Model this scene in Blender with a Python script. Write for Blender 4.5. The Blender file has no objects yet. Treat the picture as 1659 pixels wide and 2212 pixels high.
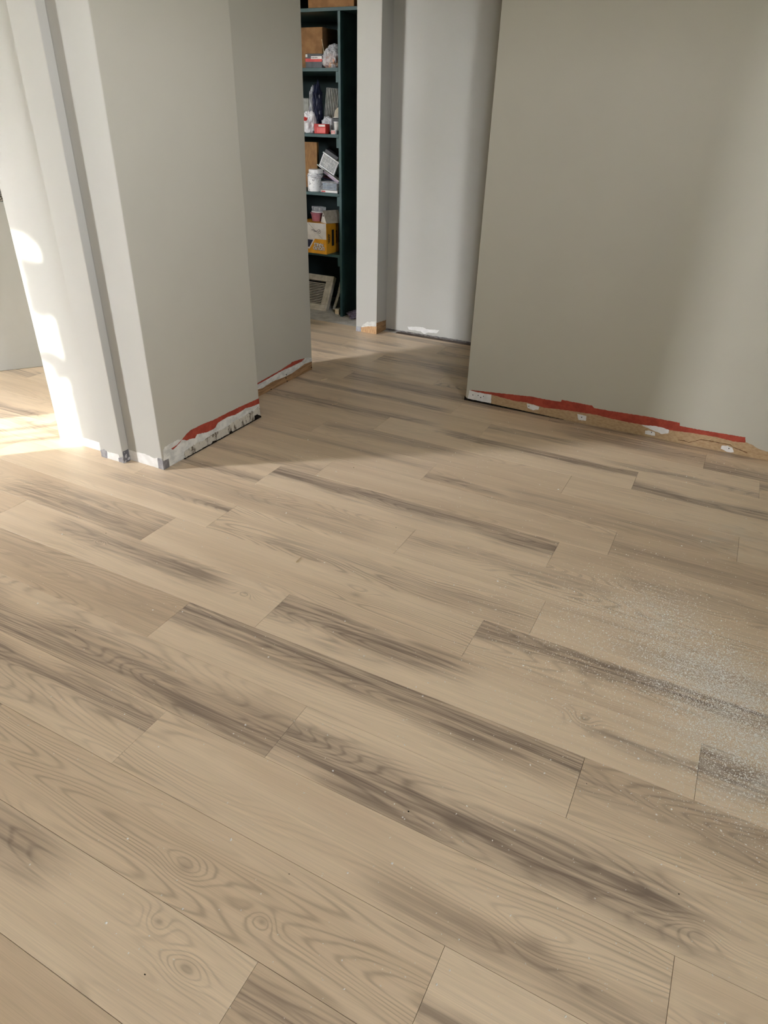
import bpy, bmesh, math, random
from mathutils import Matrix, Vector, noise as mnoise
random.seed(7)
scn = bpy.context.scene
COL = scn.collection

# ------------------------------------------------------------------ camera
cam_d = bpy.data.cameras.new('camera')
cam = bpy.data.objects.new('camera', cam_d); COL.objects.link(cam)
RT = Vector((0.88739748, 0.46037252, 0.02414225))
DN = Vector((0.2525959, -0.44175155, -0.86084312))
FW = Vector((-0.38564364, 0.77000825, -0.50829743))
M = Matrix.Identity(4)
for i in range(3):
    M[i][0] = RT[i]; M[i][1] = -DN[i]; M[i][2] = -FW[i]
M[2][3] = 1.3071
cam.matrix_world = M
cam_d.sensor_fit = 'HORIZONTAL'; cam_d.sensor_width = 36.0
cam_d.lens = 36.0 * 1440.09 / 1659.0
cam_d.clip_start = 0.02; cam_d.clip_end = 200
scn.camera = cam

# ------------------------------------------------------------------ sky, sun, windows' daylight, exposure
world = bpy.data.worlds.new('sky'); scn.world = world
world.use_nodes = True
bg = world.node_tree.nodes['Background']
sky = world.node_tree.nodes.new('ShaderNodeTexSky')
sky.sky_type = 'NISHITA'; sky.sun_disc = False; sky.sun_elevation = math.radians(18.0)
sky.sun_rotation = math.atan2(-0.67, -0.74)      # the sun stands in the direction (-0.67, -0.74)
sky.air_density = 1.0; sky.dust_density = 0.6; sky.ozone_density = 1.0; sky.altitude = 0
hs = world.node_tree.nodes.new('ShaderNodeHueSaturation'); hs.inputs['Saturation'].default_value = 0.06    # thin white haze
world.node_tree.links.new(sky.outputs[0], hs.inputs['Color']); mxw = world.node_tree.nodes.new('ShaderNodeMix'); mxw.data_type = 'RGBA'; mxw.blend_type = 'MULTIPLY'; mxw.inputs[0].default_value = 1.0; mxw.inputs[7].default_value = (1.0, 0.968, 1.075, 1)    # camera white balance
world.node_tree.links.new(hs.outputs[0], mxw.inputs[6]); world.node_tree.links.new(mxw.outputs[2], bg.inputs[0])
bg.inputs[1].default_value = 14.4
SUN = Vector((0.67, 0.74, -0.325)).normalized()
sun_d = bpy.data.lights.new('sun', 'SUN'); sun_d.energy = 10.0; sun_d.angle = math.radians(0.45); sun_d.color = (1.0, 0.95, 0.86)
sun = bpy.data.objects.new('sun', sun_d); COL.objects.link(sun)
sun.rotation_euler = SUN.to_track_quat('-Z', 'Y').to_euler(); sun.location = (-8, -8, 6)
WIN = dict(w1=dict(y=(-5.08, -4.37), z=(0.12, 2.25)), w2=dict(y=(-0.36, 0.46), z=(1.35, 2.2)))
def portal(name, loc, rot, sx, sy):
    d = bpy.data.lights.new(name, 'AREA'); d.shape = 'RECTANGLE'; d.size = sx; d.size_y = sy
    d.cycles.is_portal = True
    o = bpy.data.objects.new(name, d); COL.objects.link(o); o.location = loc; o.rotation_euler = rot
# sampling portals in the two window openings (they give no light of their own)
portal('window_portal', (-4.725, -0.43, 1.185), (math.radians(90), 0, 0), 0.71, 2.13)
portal('window_portal.001', (1.435, 0.05, 1.775), (0, math.radians(90), 0), 0.85, 0.82)
vs = scn.view_settings
vs.view_transform = 'Standard'; vs.look = 'None'; vs.exposure = 0.36; vs.gamma = 1.0; vs.use_curve_mapping = False
scn.cycles.use_denoising = True
scn.cycles.max_bounces = 6; scn.cycles.diffuse_bounces = 4; scn.cycles.glossy_bounces = 3; scn.cycles.transparent_max_bounces = 10
scn.cycles.use_adaptive_sampling = True; scn.cycles.adaptive_threshold = 0.06; scn.cycles.use_light_tree = False; scn.cycles.caustics_reflective = False; scn.cycles.caustics_refractive = False
scn.cycles.sample_clamp_indirect = 6.0

# ------------------------------------------------------------------ node helpers
class NT:
    def __init__(s, tree): s.t = tree; s.L = tree.links
    def node(s, typ, **kw):
        n = s.t.nodes.new(typ)
        for k, v in kw.items(): setattr(n, k, v)
        return n
    def put(s, sock, v):
        if hasattr(v, 'is_output'): s.L.new(v, sock)
        elif v is not None: sock.default_value = v
    def m(s, op, a, b=None, c=None, clamp=False):
        n = s.node('ShaderNodeMath', operation=op, use_clamp=clamp)
        s.put(n.inputs[0], a)
        if b is not None: s.put(n.inputs[1], b)
        if c is not None: s.put(n.inputs[2], c)
        return n.outputs[0]
    def xyz(s, x, y, z=0.0):
        n = s.node('ShaderNodeCombineXYZ'); s.put(n.inputs[0], x); s.put(n.inputs[1], y); s.put(n.inputs[2], z); return n.outputs[0]
    def noise(s, vec, scale=1.0, detail=2.0, rough=0.5, dist=0.0):
        n = s.node('ShaderNodeTexNoise'); s.put(n.inputs['Vector'], vec)
        n.inputs['Scale'].default_value = scale; n.inputs['Detail'].default_value = detail
        n.inputs['Roughness'].default_value = rough; n.inputs['Distortion'].default_value = dist
        return n.outputs[0]
    def step(s, v, a, b, lo=0.0, hi=1.0):
        n = s.node('ShaderNodeMapRange', interpolation_type='SMOOTHSTEP')
        s.put(n.inputs[0], v); s.put(n.inputs[1], a); s.put(n.inputs[2], b); s.put(n.inputs[3], lo); s.put(n.inputs[4], hi)
        return n.outputs[0]
    def mix(s, f, a, b, mode='MIX'):
        n = s.node('ShaderNodeMix', data_type='RGBA', blend_type=mode)
        s.put(n.inputs[0], f)
        for k, v in ((6, a), (7, b)):
            if isinstance(v, tuple) and len(v) == 3: v = v + (1,)
            s.put(n.inputs[k], v)
        return n.outputs[2]

def new_mat(name, rough=0.6, spec=0.5, metal=0.0):
    mt = bpy.data.materials.new(name); mt.use_nodes = True
    nt = NT(mt.node_tree); b = mt.node_tree.nodes['Principled BSDF']
    b.inputs['Roughness'].default_value = rough; b.inputs['Specular IOR Level'].default_value = spec
    b.inputs['Metallic'].default_value = metal
    return mt, nt, b

def lin(r, g, b):
    f = lambda c: (c / 255 / 12.92) if c / 255 <= 0.04045 else ((c / 255 + 0.055) / 1.055) ** 2.4
    return (f(r), f(g), f(b))

def mottled(name, c1, c2, scale=12.0, rough=0.6, detail=4.0, bump=0.0, bscale=None, spec=0.4, metal=0.0, lo=0.35, hi=0.65, stretch=(1, 1, 1)):
    mt, nt, b = new_mat(name, rough, spec, metal)
    tc = nt.node('ShaderNodeTexCoord'); mp = nt.node('ShaderNodeMapping'); mp.inputs['Scale'].default_value = stretch
    nt.L.new(tc.outputs['Object'], mp.inputs[0])
    f = nt.step(nt.noise(mp.outputs[0], scale, detail, 0.6), lo, hi)
    nt.L.new(nt.mix(f, c1, c2), b.inputs['Base Color'])
    if bump:
        bp = nt.node('ShaderNodeBump'); bp.inputs['Strength'].default_value = bump; bp.inputs['Distance'].default_value = 0.003
        nt.L.new(nt.noise(mp.outputs[0], bscale or scale * 4, 2, 0.6), bp.inputs['Height']); nt.L.new(bp.outputs[0], b.inputs['Normal'])
    return mt

PAINT = mottled('wall_paint', (0.495, 0.476, 0.393), (0.515, 0.496, 0.411), scale=1.6, rough=0.75, bump=0.12, bscale=260, spec=0.25)
LIT_TONE = mottled('window_lit_wall_tone', (0.474, 0.465, 0.418), (0.494, 0.485, 0.438), scale=1.6, rough=0.7, bump=0.10, bscale=260, spec=0.25)  # copy of the wall paint, its window-lit look put into the colour
CEIL = mottled('ceiling_paint', (0.78, 0.77, 0.74), (0.80, 0.79, 0.76), scale=2, rough=0.9, spec=0.1)
PRIMER = mottled('white_primer', (0.74, 0.73, 0.69), (0.83, 0.82, 0.79), scale=30, rough=0.8, bump=0.3, bscale=140)
PLASTER = mottled('old_white_plaster', (0.55, 0.55, 0.50), (0.76, 0.75, 0.68), scale=22, rough=0.9, bump=0.6, bscale=90, stretch=(1, 1, 1.6))
CRUMB = mottled('crumbling_plaster', (0.12, 0.09, 0.06), (0.58, 0.54, 0.44), scale=42, rough=0.95, bump=0.9, bscale=110, lo=0.37, hi=0.53, stretch=(1, 1, 0.45))
RED = mottled('red_paint', lin(150, 58, 42), lin(172, 74, 54), scale=25, rough=0.7, bump=0.2, bscale=150)
TAN = mottled('brown_drywall_paper', lin(172, 143, 106), lin(188, 161, 124), scale=60, rough=0.85, bump=0.2, bscale=120, stretch=(1, 1, 2.5))
PLATE = mottled('sole_plate_wood', lin(134, 102, 68), lin(172, 136, 96), scale=18, rough=0.75, stretch=(2, 0.5, 6))
BLOCK = mottled('raw_pine', lin(172, 132, 92), lin(206, 170, 126), scale=40, rough=0.75, stretch=(6, 6, 0.8))
BEAD = mottled('galvanised_corner_bead', lin(138, 138, 141), lin(166, 166, 170), scale=40, rough=0.45, spec=0.5, metal=0.55)
BLACK = mottled('dark_gap', (0.012, 0.010, 0.008), (0.03, 0.025, 0.02), scale=60, rough=1.0, spec=0.0)
CONC = mottled('grey_concrete', lin(196, 192, 184), lin(222, 218, 210), scale=14, rough=0.9, bump=0.4, bscale=90)
SUBFLOOR = mottled('brown_underlay', (0.13, 0.10, 0.075), (0.17, 0.13, 0.10), scale=20, rough=0.95, spec=0.1)
GREEN = mottled('dark_green_paint', (0.020, 0.058, 0.056), (0.030, 0.076, 0.073), scale=9, rough=0.5, bump=0.1, bscale=60)
DKWALL = mottled('shaded_closet_paint', (0.005, 0.013, 0.012), (0.008, 0.018, 0.017), scale=6, rough=0.85)  # dark teal, with the closet's deep shade put into the colour
CARD = mottled('brown_cardboard', lin(128, 92, 56), lin(150, 110, 70), scale=14, rough=0.85)
TRIM = mottled('white_window_frame', (0.78, 0.78, 0.76), (0.82, 0.82, 0.80), scale=5, rough=0.4)
GRANITE = mottled('speckled_granite', (0.03, 0.03, 0.028), (0.45, 0.42, 0.38), scale=95, rough=0.25, lo=0.42, hi=0.6)
CABINET = mottled('white_cabinet_paint', (0.46, 0.465, 0.44), (0.49, 0.495, 0.47), scale=3, rough=0.5)
WHITEP = mottled('white_plastic', (0.75, 0.75, 0.74), (0.82, 0.82, 0.81), scale=12, rough=0.4)
BEIGEP = mottled('yellowed_plastic', lin(176, 168, 148), lin(204, 196, 178), scale=16, rough=0.5, bump=0.1)
GREYP = mottled('grey_plastic', lin(122, 122, 116), lin(150, 150, 142), scale=20, rough=0.55)
DKGREYP = mottled('dark_grey_plastic', lin(48, 48, 50), lin(70, 70, 72), scale=20, rough=0.5)
PINKP = mottled('pink_plastic', lin(150, 88, 98), lin(172, 106, 116), scale=12, rough=0.4)
REDC = mottled('red_carton', lin(178, 44, 40), lin(206, 62, 52), scale=14, rough=0.5)
ORANGE = mottled('orange_yellow_carton', lin(206, 142, 30), lin(228, 164, 44), scale=10, rough=0.55)
NAVY = mottled('navy_film', lin(24, 26, 46), lin(52, 56, 80), scale=18, rough=0.3)
PAPERW = mottled('white_paper', lin(214, 210, 204), lin(232, 229, 224), scale=12, rough=0.8)
BAGPINK = mottled('pinkish_bagged_goods', lin(150, 84, 62), lin(206, 176, 150), scale=26, rough=0.35, bump=0.6, bscale=40)
BAGWHITE = mottled('crumpled_white_film', lin(206, 204, 206), lin(238, 236, 238), scale=20, rough=0.35, bump=0.5, bscale=50)
LABELTUB = mottled('printed_white_tub', lin(150, 150, 150), lin(232, 232, 230), scale=46, rough=0.4, lo=0.36, hi=0.46)
SCREWBLUE = mottled('blue_zinc', lin(120, 144, 168), lin(170, 190, 206), scale=30, rough=0.35, metal=0.6)
SPLINT = mottled('pale_splinter', lin(196, 172, 134), lin(222, 204, 170), scale=60, rough=0.8)
DUSTM = mottled('plaster_crumbs', (0.80, 0.77, 0.69), (0.92, 0.90, 0.84), scale=200, rough=0.95, spec=0.1)
LEAF = mottled('green_leaf', (0.03, 0.07, 0.015), (0.06, 0.12, 0.03), scale=20, rough=0.6)
BARK = mottled('brown_bark', (0.06, 0.045, 0.03), (0.12, 0.09, 0.06), scale=14, rough=0.9)
GROUND = mottled('lawn', (0.05, 0.09, 0.03), (0.09, 0.13, 0.05), scale=4, rough=0.95)
PURPLE = mottled('mauve_cloth', lin(104, 96, 112), lin(140, 132, 150), scale=60, rough=0.95, bump=0.6, bscale=200)
INK = mottled('black_ink', (0.012, 0.012, 0.012), (0.02, 0.02, 0.02), scale=50, rough=0.5)

def clear_plastic(name, tint, rough=0.15, opacity=0.22):
    mt, nt, b = new_mat(name, rough, 0.5)
    b.inputs['Base Color'].default_value = tint + (1,); b.inputs['Alpha'].default_value = opacity
    tc = nt.node('ShaderNodeTexCoord')
    a = nt.step(nt.noise(tc.outputs['Object'], 40, 3), 0.3, 0.7, opacity * 0.7, min(1.0, opacity * 1.4))
    nt.L.new(a, b.inputs['Alpha'])
    return mt
CLEAR = clear_plastic('clear_plastic', (0.75, 0.76, 0.78))
CLEARBAG = clear_plastic('clear_film', (0.8, 0.8, 0.82), 0.25, 0.42)

def glass_mat():
    mt = bpy.data.materials.new('window_glass'); mt.use_nodes = True
    nt = NT(mt.node_tree); t = mt.node_tree; t.nodes.remove(t.nodes['Principled BSDF'])
    tr = nt.node('ShaderNodeBsdfTransparent'); gl = nt.node('ShaderNodeBsdfGlossy'); gl.inputs['Roughness'].default_value = 0.02
    tr.inputs[0].default_value = (0.95, 0.97, 0.96, 1)
    mx = nt.node('ShaderNodeMixShader'); mx.inputs[0].default_value = 0.04
    nt.L.new(tr.outputs[0], mx.inputs[1]); nt.L.new(gl.outputs[0], mx.inputs[2])
    nt.L.new(mx.outputs[0], t.nodes['Material Output'].inputs[0])
    return mt
GLASS = glass_mat()

# ------------------------------------------------------------------ geometry helpers
class MB:
    def __init__(s): s.v = []; s.f = []
    def add(s, vs, fs):
        n = len(s.v); s.v += [tuple(p) for p in vs]; s.f += [tuple(i + n for i in f) for f in fs]; return s
    def box(s, x0, x1, y0, y1, z0, z1, mat=None):
        vs = [(x, y, z) for x in (x0, x1) for y in (y0, y1) for z in (z0, z1)]
        if mat is not None: vs = [mat @ Vector(p) for p in vs]
        return s.add(vs, [(0, 1, 3, 2), (4, 6, 7, 5), (0, 4, 5, 1), (2, 3, 7, 6), (0, 2, 6, 4), (1, 5, 7, 3)])
    def lathe(s, prof, c=(0, 0, 0), n=20, sx=1.0, sy=1.0, cap=True):
        vs = []; fs = []
        for r, z in prof:
            for k in range(n):
                a = 2 * math.pi * k / n
                vs.append((c[0] + r * sx * math.cos(a), c[1] + r * sy * math.sin(a), c[2] + z))
        for i in range(len(prof) - 1):
            for k in range(n):
                fs.append((i * n + k, i * n + (k + 1) % n, (i + 1) * n + (k + 1) % n, (i + 1) * n + k))
        if cap:
            fs.append(tuple(range(n))[::-1]); fs.append(tuple((len(prof) - 1) * n + k for k in range(n)))
        return s.add(vs, fs)
    def tube(s, p, q, r, n=8, r2=None):
        p = Vector(p); q = Vector(q); d = (q - p).normalized(); a = d.orthogonal().normalized(); b = d.cross(a)
        r2 = r if r2 is None else r2; vs = []
        for c, rr in ((p, r), (q, r2)):
            for k in range(n):
                t = 2 * math.pi * k / n; vs.append(c + a * rr * math.cos(t) + b * rr * math.sin(t))
        fs = [(k, (k + 1) % n, n + (k + 1) % n, n + k) for k in range(n)] + [tuple(range(n))[::-1], tuple(range(n, 2 * n))]
        return s.add(vs, fs)
    def build(s, name, mat, parent=None, bevel=0.0, smooth=False, loc=None):
        me = bpy.data.meshes.new(name); me.from_pydata(s.v, [], s.f); me.update()
        bm = bmesh.new(); bm.from_mesh(me); bmesh.ops.recalc_face_normals(bm, faces=bm.faces)
        if bevel: bmesh.ops.bevel(bm, geom=list(bm.edges), offset=bevel, segments=2, affect='EDGES', profile=0.5)
        bm.to_mesh(me); bm.free()
        if smooth:
            for p in me.polygons: p.use_smooth = True
        if mat: me.materials.append(mat)
        o = bpy.data.objects.new(name, me); COL.objects.link(o)
        if loc: o.location = loc
        if parent: o.parent = parent
        return o

def tag(o, label, cat=None, group=None, kind=None):
    if label: o['label'] = label
    if cat: o['category'] = cat
    if group: o['group'] = group
    if kind: o['kind'] = kind
    return o
def empty(name, loc, label, cat, group=None, rot=(0, 0, 0)):
    o = bpy.data.objects.new(name, None); COL.objects.link(o); o.location = loc; o.rotation_euler = rot
    o.empty_display_size = 0.05
    return tag(o, label, cat, group)
def wallbox(name, b, label, mat=None, cat='wall', bevel=0.003):
    o = MB().box(*b).build(name, mat or PAINT, bevel=bevel); return tag(o, label, cat, kind='structure')
def ragged(pts, jit, seg, closed=True):
    rnd = random.Random(int(abs(pts[0][0] * 1000)) + len(pts)); out = []
    n = len(pts)
    for i in range(n if closed else n - 1):
        a, b = pts[i], pts[(i + 1) % n]; L = math.hypot(b[0] - a[0], b[1] - a[1]); k = max(1, int(L / seg))
        for j in range(k):
            t = j / k; jx = rnd.uniform(-jit, jit); jz = rnd.uniform(-jit, jit)
            out.append((a[0] + (b[0] - a[0]) * t + jx, max(0.0005, a[1] + (b[1] - a[1]) * t + jz)))
    return out
def layer(name, pts, axis, c, t0, t1, mat, parent, jit=0.0008, seg=0.008, label=None):
    """thin sheet with a ragged outline lying on a wall. axis 'y': wall plane y=c facing -y, pts=(x,z); axis 'x': plane x=c facing +x, pts=(y,z)"""
    p = ragged(pts, jit, seg); n = len(p)
    if axis == 'y': vs = [(a, c - t0, z) for a, z in p] + [(a, c - t1, z) for a, z in p]
    else: vs = [(c + t0, a, z) for a, z in p] + [(c + t1, a, z) for a, z in p]
    fs = [tuple(range(n)), tuple(range(n, 2 * n))[::-1]] + [(i, (i + 1) % n, n + (i + 1) % n, n + i) for i in range(n)]
    o = MB().add(vs, fs).build(name, mat, parent)
    if label: o['label'] = label
    return o

# ------------------------------------------------------------------ laminate floor
W, LEN, V0 = 0.183, 1.2206, 0.27746
def make_plank_group():
    g = bpy.data.node_groups.new('laminate', 'ShaderNodeTree'); nt = NT(g)
    names = ['Seed', 'Tone', 'Cath', 'S1p', 'S1w', 'S1s', 'S1a', 'S1b', 'S2p', 'S2w', 'S2s', 'S2a', 'S2b', 'K1u', 'K1v', 'K1r', 'K2u', 'K2v', 'K2r']
    for n in names: g.interface.new_socket(n, in_out='INPUT', socket_type='NodeSocketFloat')
    g.interface.new_socket('Color', in_out='OUTPUT', socket_type='NodeSocketColor')
    g.interface.new_socket('Dust', in_out='OUTPUT', socket_type='NodeSocketFloat')
    g.interface.new_socket('Height', in_out='OUTPUT', socket_type='NodeSocketFloat')
    gi = nt.node('NodeGroupInput'); go = nt.node('NodeGroupOutput'); I = {n: gi.outputs[n] for n in names}
    tc = nt.node('ShaderNodeTexCoord'); sp = nt.node('ShaderNodeSeparateXYZ'); nt.L.new(tc.outputs['Object'], sp.inputs[0])
    x, y = sp.outputs[0], sp.outputs[1]
    un = nt.m('DIVIDE', x, LEN); vn = nt.m('DIVIDE', y, W)
    sd = nt.m('MULTIPLY', I['Seed'], 17.31)
    def vec(kx, ky, off):
        return nt.xyz(nt.m('ADD', nt.m('MULTIPLY', x, kx), sd), nt.m('MULTIPLY', y, ky), nt.m('ADD', sd, off))
    # small waviness of the grain
    wav = nt.m('MULTIPLY', nt.m('SUBTRACT', nt.noise(vec(6, 40, 3.0), 1, 2), 0.5), 0.03)
    C = nt.m('ADD', nt.noise(vec(1.25, 11.5, 11.0), 1, 1.0, 0.30), wav)
    bumps = None; near = None
    for k in '12':
        du = nt.m('DIVIDE', nt.m('SUBTRACT', x, I['K%su' % k]), nt.m('MULTIPLY', I['K%sr' % k], 1.7))
        dv = nt.m('DIVIDE', nt.m('SUBTRACT', y, I['K%sv' % k]), I['K%sr' % k])
        d2 = nt.m('ADD', nt.m('MULTIPLY', du, du), nt.m('MULTIPLY', dv, dv))
        b = nt.m('EXPONENT', nt.m('MULTIPLY', d2, -1.0)); nr = nt.m('EXPONENT', nt.m('MULTIPLY', d2, -0.22))
        core = nt.m('EXPONENT', nt.m('MULTIPLY', d2, -9.0))
        bumps = b if bumps is None else nt.m('ADD', bumps, b); near = nr if near is None else nt.m('MAXIMUM', near, nr)
        cores = core if k == '1' else nt.m('MAXIMUM', cores, core)
    H = nt.m('ADD', nt.m('MULTIPLY', C, 22.0), nt.m('MULTIPLY', bumps, 3.2))
    ln = nt.m('POWER', nt.m('MULTIPLY_ADD', nt.m('SINE', nt.m('MULTIPLY', H, 6.2832)), 0.5, 0.5), 3.6)
    cm = nt.step(nt.noise(vec(1.2, 6.5, 29.0), 1, 1.0), 0.40, 0.62)
    cm = nt.m('MAXIMUM', nt.m('MULTIPLY', cm, I['Cath']), nt.m('MULTIPLY', near, 0.9))
    cm = nt.m('MULTIPLY', cm, nt.step(nt.noise(vec(9, 60, 61.0), 1, 3), 0.25, 0.6, 0.45, 1.0))
    fine = nt.noise(vec(7, 520, 41.0), 1, 2, 0.6)
    mid = nt.noise(vec(2.6, 62, 47.0), 1, 3.0, 0.62, 0.3)
    broad = nt.noise(vec(0.9, 15, 53.0), 1, 1.5)
    # streak bands
    sm = None
    for k in '12':
        cen = nt.m('ADD', I['S%sp' % k], nt.m('MULTIPLY', nt.m('SUBTRACT', nt.noise(vec(2.4, 0, 70.0 + 9 * int(k)), 1, 2), 0.5), 0.50))
        d = nt.m('DIVIDE', nt.m('ABSOLUTE', nt.m('SUBTRACT', vn, cen)), nt.m('MULTIPLY', I['S%sw' % k], nt.m('MULTIPLY_ADD', nt.noise(vec(3.1, 9, 90.0 + 9 * int(k)), 1, 2), 3.4, 0.15)))
        mm = nt.step(d, 1.0, 0.1)
        mm = nt.m('MULTIPLY', mm, nt.step(un, nt.m('SUBTRACT', I['S%sa' % k], 0.06), nt.m('ADD', I['S%sa' % k], 0.06)))
        mm = nt.m('MULTIPLY', mm, nt.step(un, nt.m('ADD', I['S%sb' % k], 0.06), nt.m('SUBTRACT', I['S%sb' % k], 0.08)))
        mm = nt.m('MULTIPLY', mm, nt.step(mid, 0.28, 0.66, 0.35, 1.0)); mm = nt.m('MULTIPLY', mm, I['S%ss' % k])
        sm = mm if sm is None else nt.m('MAXIMUM', sm, mm)
    tone = nt.m('ADD', I['Tone'], nt.m('MULTIPLY', nt.m('SUBTRACT', broad, 0.5), 1.1), clamp=True)
    c = nt.mix(tone, (0.79, 0.63, 0.445), (0.585, 0.435, 0.287))
    c = nt.mix(nt.m('MULTIPLY', nt.step(nt.noise(vec(1.5, 9, 83.0), 1, 1), 0.55, 0.75), 0.22), c, (0.50, 0.36, 0.24))
    c = nt.mix(nt.m('MULTIPLY', nt.m('MULTIPLY', ln, cm), 0.50), c, (0.29, 0.213, 0.145))
    c = nt.mix(nt.m('MULTIPLY', cores, 0.45), c, (0.28, 0.21, 0.15))
    c = nt.mix(nt.m('MULTIPLY', sm, 0.85), c, (0.285, 0.213, 0.160))
    c = nt.mix(nt.m('MULTIPLY', nt.m('MULTIPLY', sm, nt.m('MAXIMUM', ln, nt.step(mid, 0.48, 0.72))), 0.62), c, (0.165, 0.120, 0.092))
    fl = nt.m('ADD', nt.m('MULTIPLY', nt.m('SUBTRACT', fine, 0.5), -0.34), nt.m('MULTIPLY_ADD', nt.m('SUBTRACT', mid, 0.5), -0.22, 1.0))
    c = nt.mix(1.0, c, nt.xyz(fl, fl, fl), 'MULTIPLY')
    # pale powder that lies on the boards (placed in the room, not per board)
    ge = nt.node('ShaderNodeNewGeometry'); ps = nt.node('ShaderNodeSeparateXYZ'); nt.L.new(ge.outputs['Position'], ps.inputs[0])
    dust = None
    for (cx, cy, r, a) in DUST_SPOTS:
        d2 = nt.m('ADD', nt.m('POWER', nt.m('DIVIDE', nt.m('SUBTRACT', ps.outputs[0], cx), r), 2.0), nt.m('POWER', nt.m('DIVIDE', nt.m('SUBTRACT', ps.outputs[1], cy), r), 2.0))
        e = nt.m('MULTIPLY', nt.m('EXPONENT', nt.m('MULTIPLY', d2, -1.0)), a)
        dust = e if dust is None else nt.m('MAXIMUM', dust, e)
    dust = nt.m('MULTIPLY', dust, nt.step(nt.noise(ge.outputs['Position'], 14, 4, 0.65), 0.35, 0.7))
    c = nt.mix(dust, c, (0.76, 0.72, 0.63))
    nt.L.new(c, go.inputs['Color']); nt.L.new(dust, go.inputs['Dust']); nt.L.new(fine, go.inputs['Height'])
    return g
DUST_SPOTS = [(0.05, 1.83, 0.12, 0.35), (0.22, 1.60, 0.16, 0.6), (0.33, 1.40, 0.18, 0.6), (0.22, 2.45, 0.16, 0.28)]
PG = make_plank_group()
def plank_mat(f, i):
    mt, nt, b = new_mat('laminate_board_%03d' % i, 0.40, 0.42)
    g = nt.node('ShaderNodeGroup'); g.node_tree = PG
    for k, v in f.items(): g.inputs[k].default_value = v
    nt.L.new(g.outputs['Color'], b.inputs['Base Color'])
    nt.L.new(nt.m('ADD', nt.m('MULTIPLY', g.outputs['Dust'], 0.5), 0.40), b.inputs['Roughness'])
    return mt

floor = tag(MB().box(-5.72, 1.54, -2.84, 5.32, -0.12, -0.006).build('floor', SUBFLOOR), 'floor laid with pale oak-look laminate planks', 'floor', kind='structure')
def plank_mesh(L, Wd, top=0.0):
    g = 0.0004; t = 0.0003
    x0, x1, y0, y1 = g, L - g, g, Wd - g
    vs = [(x0, y0, -0.006), (x1, y0, -0.006), (x1, y1, -0.006), (x0, y1, -0.006),
          (x0, y0, -t), (x1, y0, -t), (x1, y1, -t), (x0, y1, -t),
          (x0 + t, y0 + t, top), (x1 - t, y0 + t, top), (x1 - t, y1 - t, top), (x0 + t, y1 - t, top)]
    fs = [(3, 2, 1, 0)] + [(i, (i + 1) % 4, 4 + (i + 1) % 4, 4 + i) for i in range(4)] + [(4 + i, 4 + (i + 1) % 4, 8 + (i + 1) % 4, 8 + i) for i in range(4)] + [(8, 9, 10, 11)]
    me = bpy.data.meshes.new('plank'); me.from_pydata(vs, [], fs); me.update(); me.materials.append(None); return me
FULL = plank_mesh(LEN, W); CUT = plank_mesh(LEN, 4.232 - (V0 + 21 * W))
# end-joint position of each row (in board widths, one joint per row, the rest follow at one board length)
JOINT = {0: -5.3, 1: -2.5, 2: -0.94, 3: -5.54, 4: -3.89, 5: -0.22, 6: -5.55, 7: -2.35, 8: -1.58, 9: -4.54, 10: -1.86, 11: -0.92, 12: 1.31, 13: -2.35, 14: -0.99, 15: -5.05, 16: 0.37, 17: -3.74, 18: -7.7, 19: -10.4, 20: -12.27, 21: -8.9, 22: -6.1}
R_ = LEN / W
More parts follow.
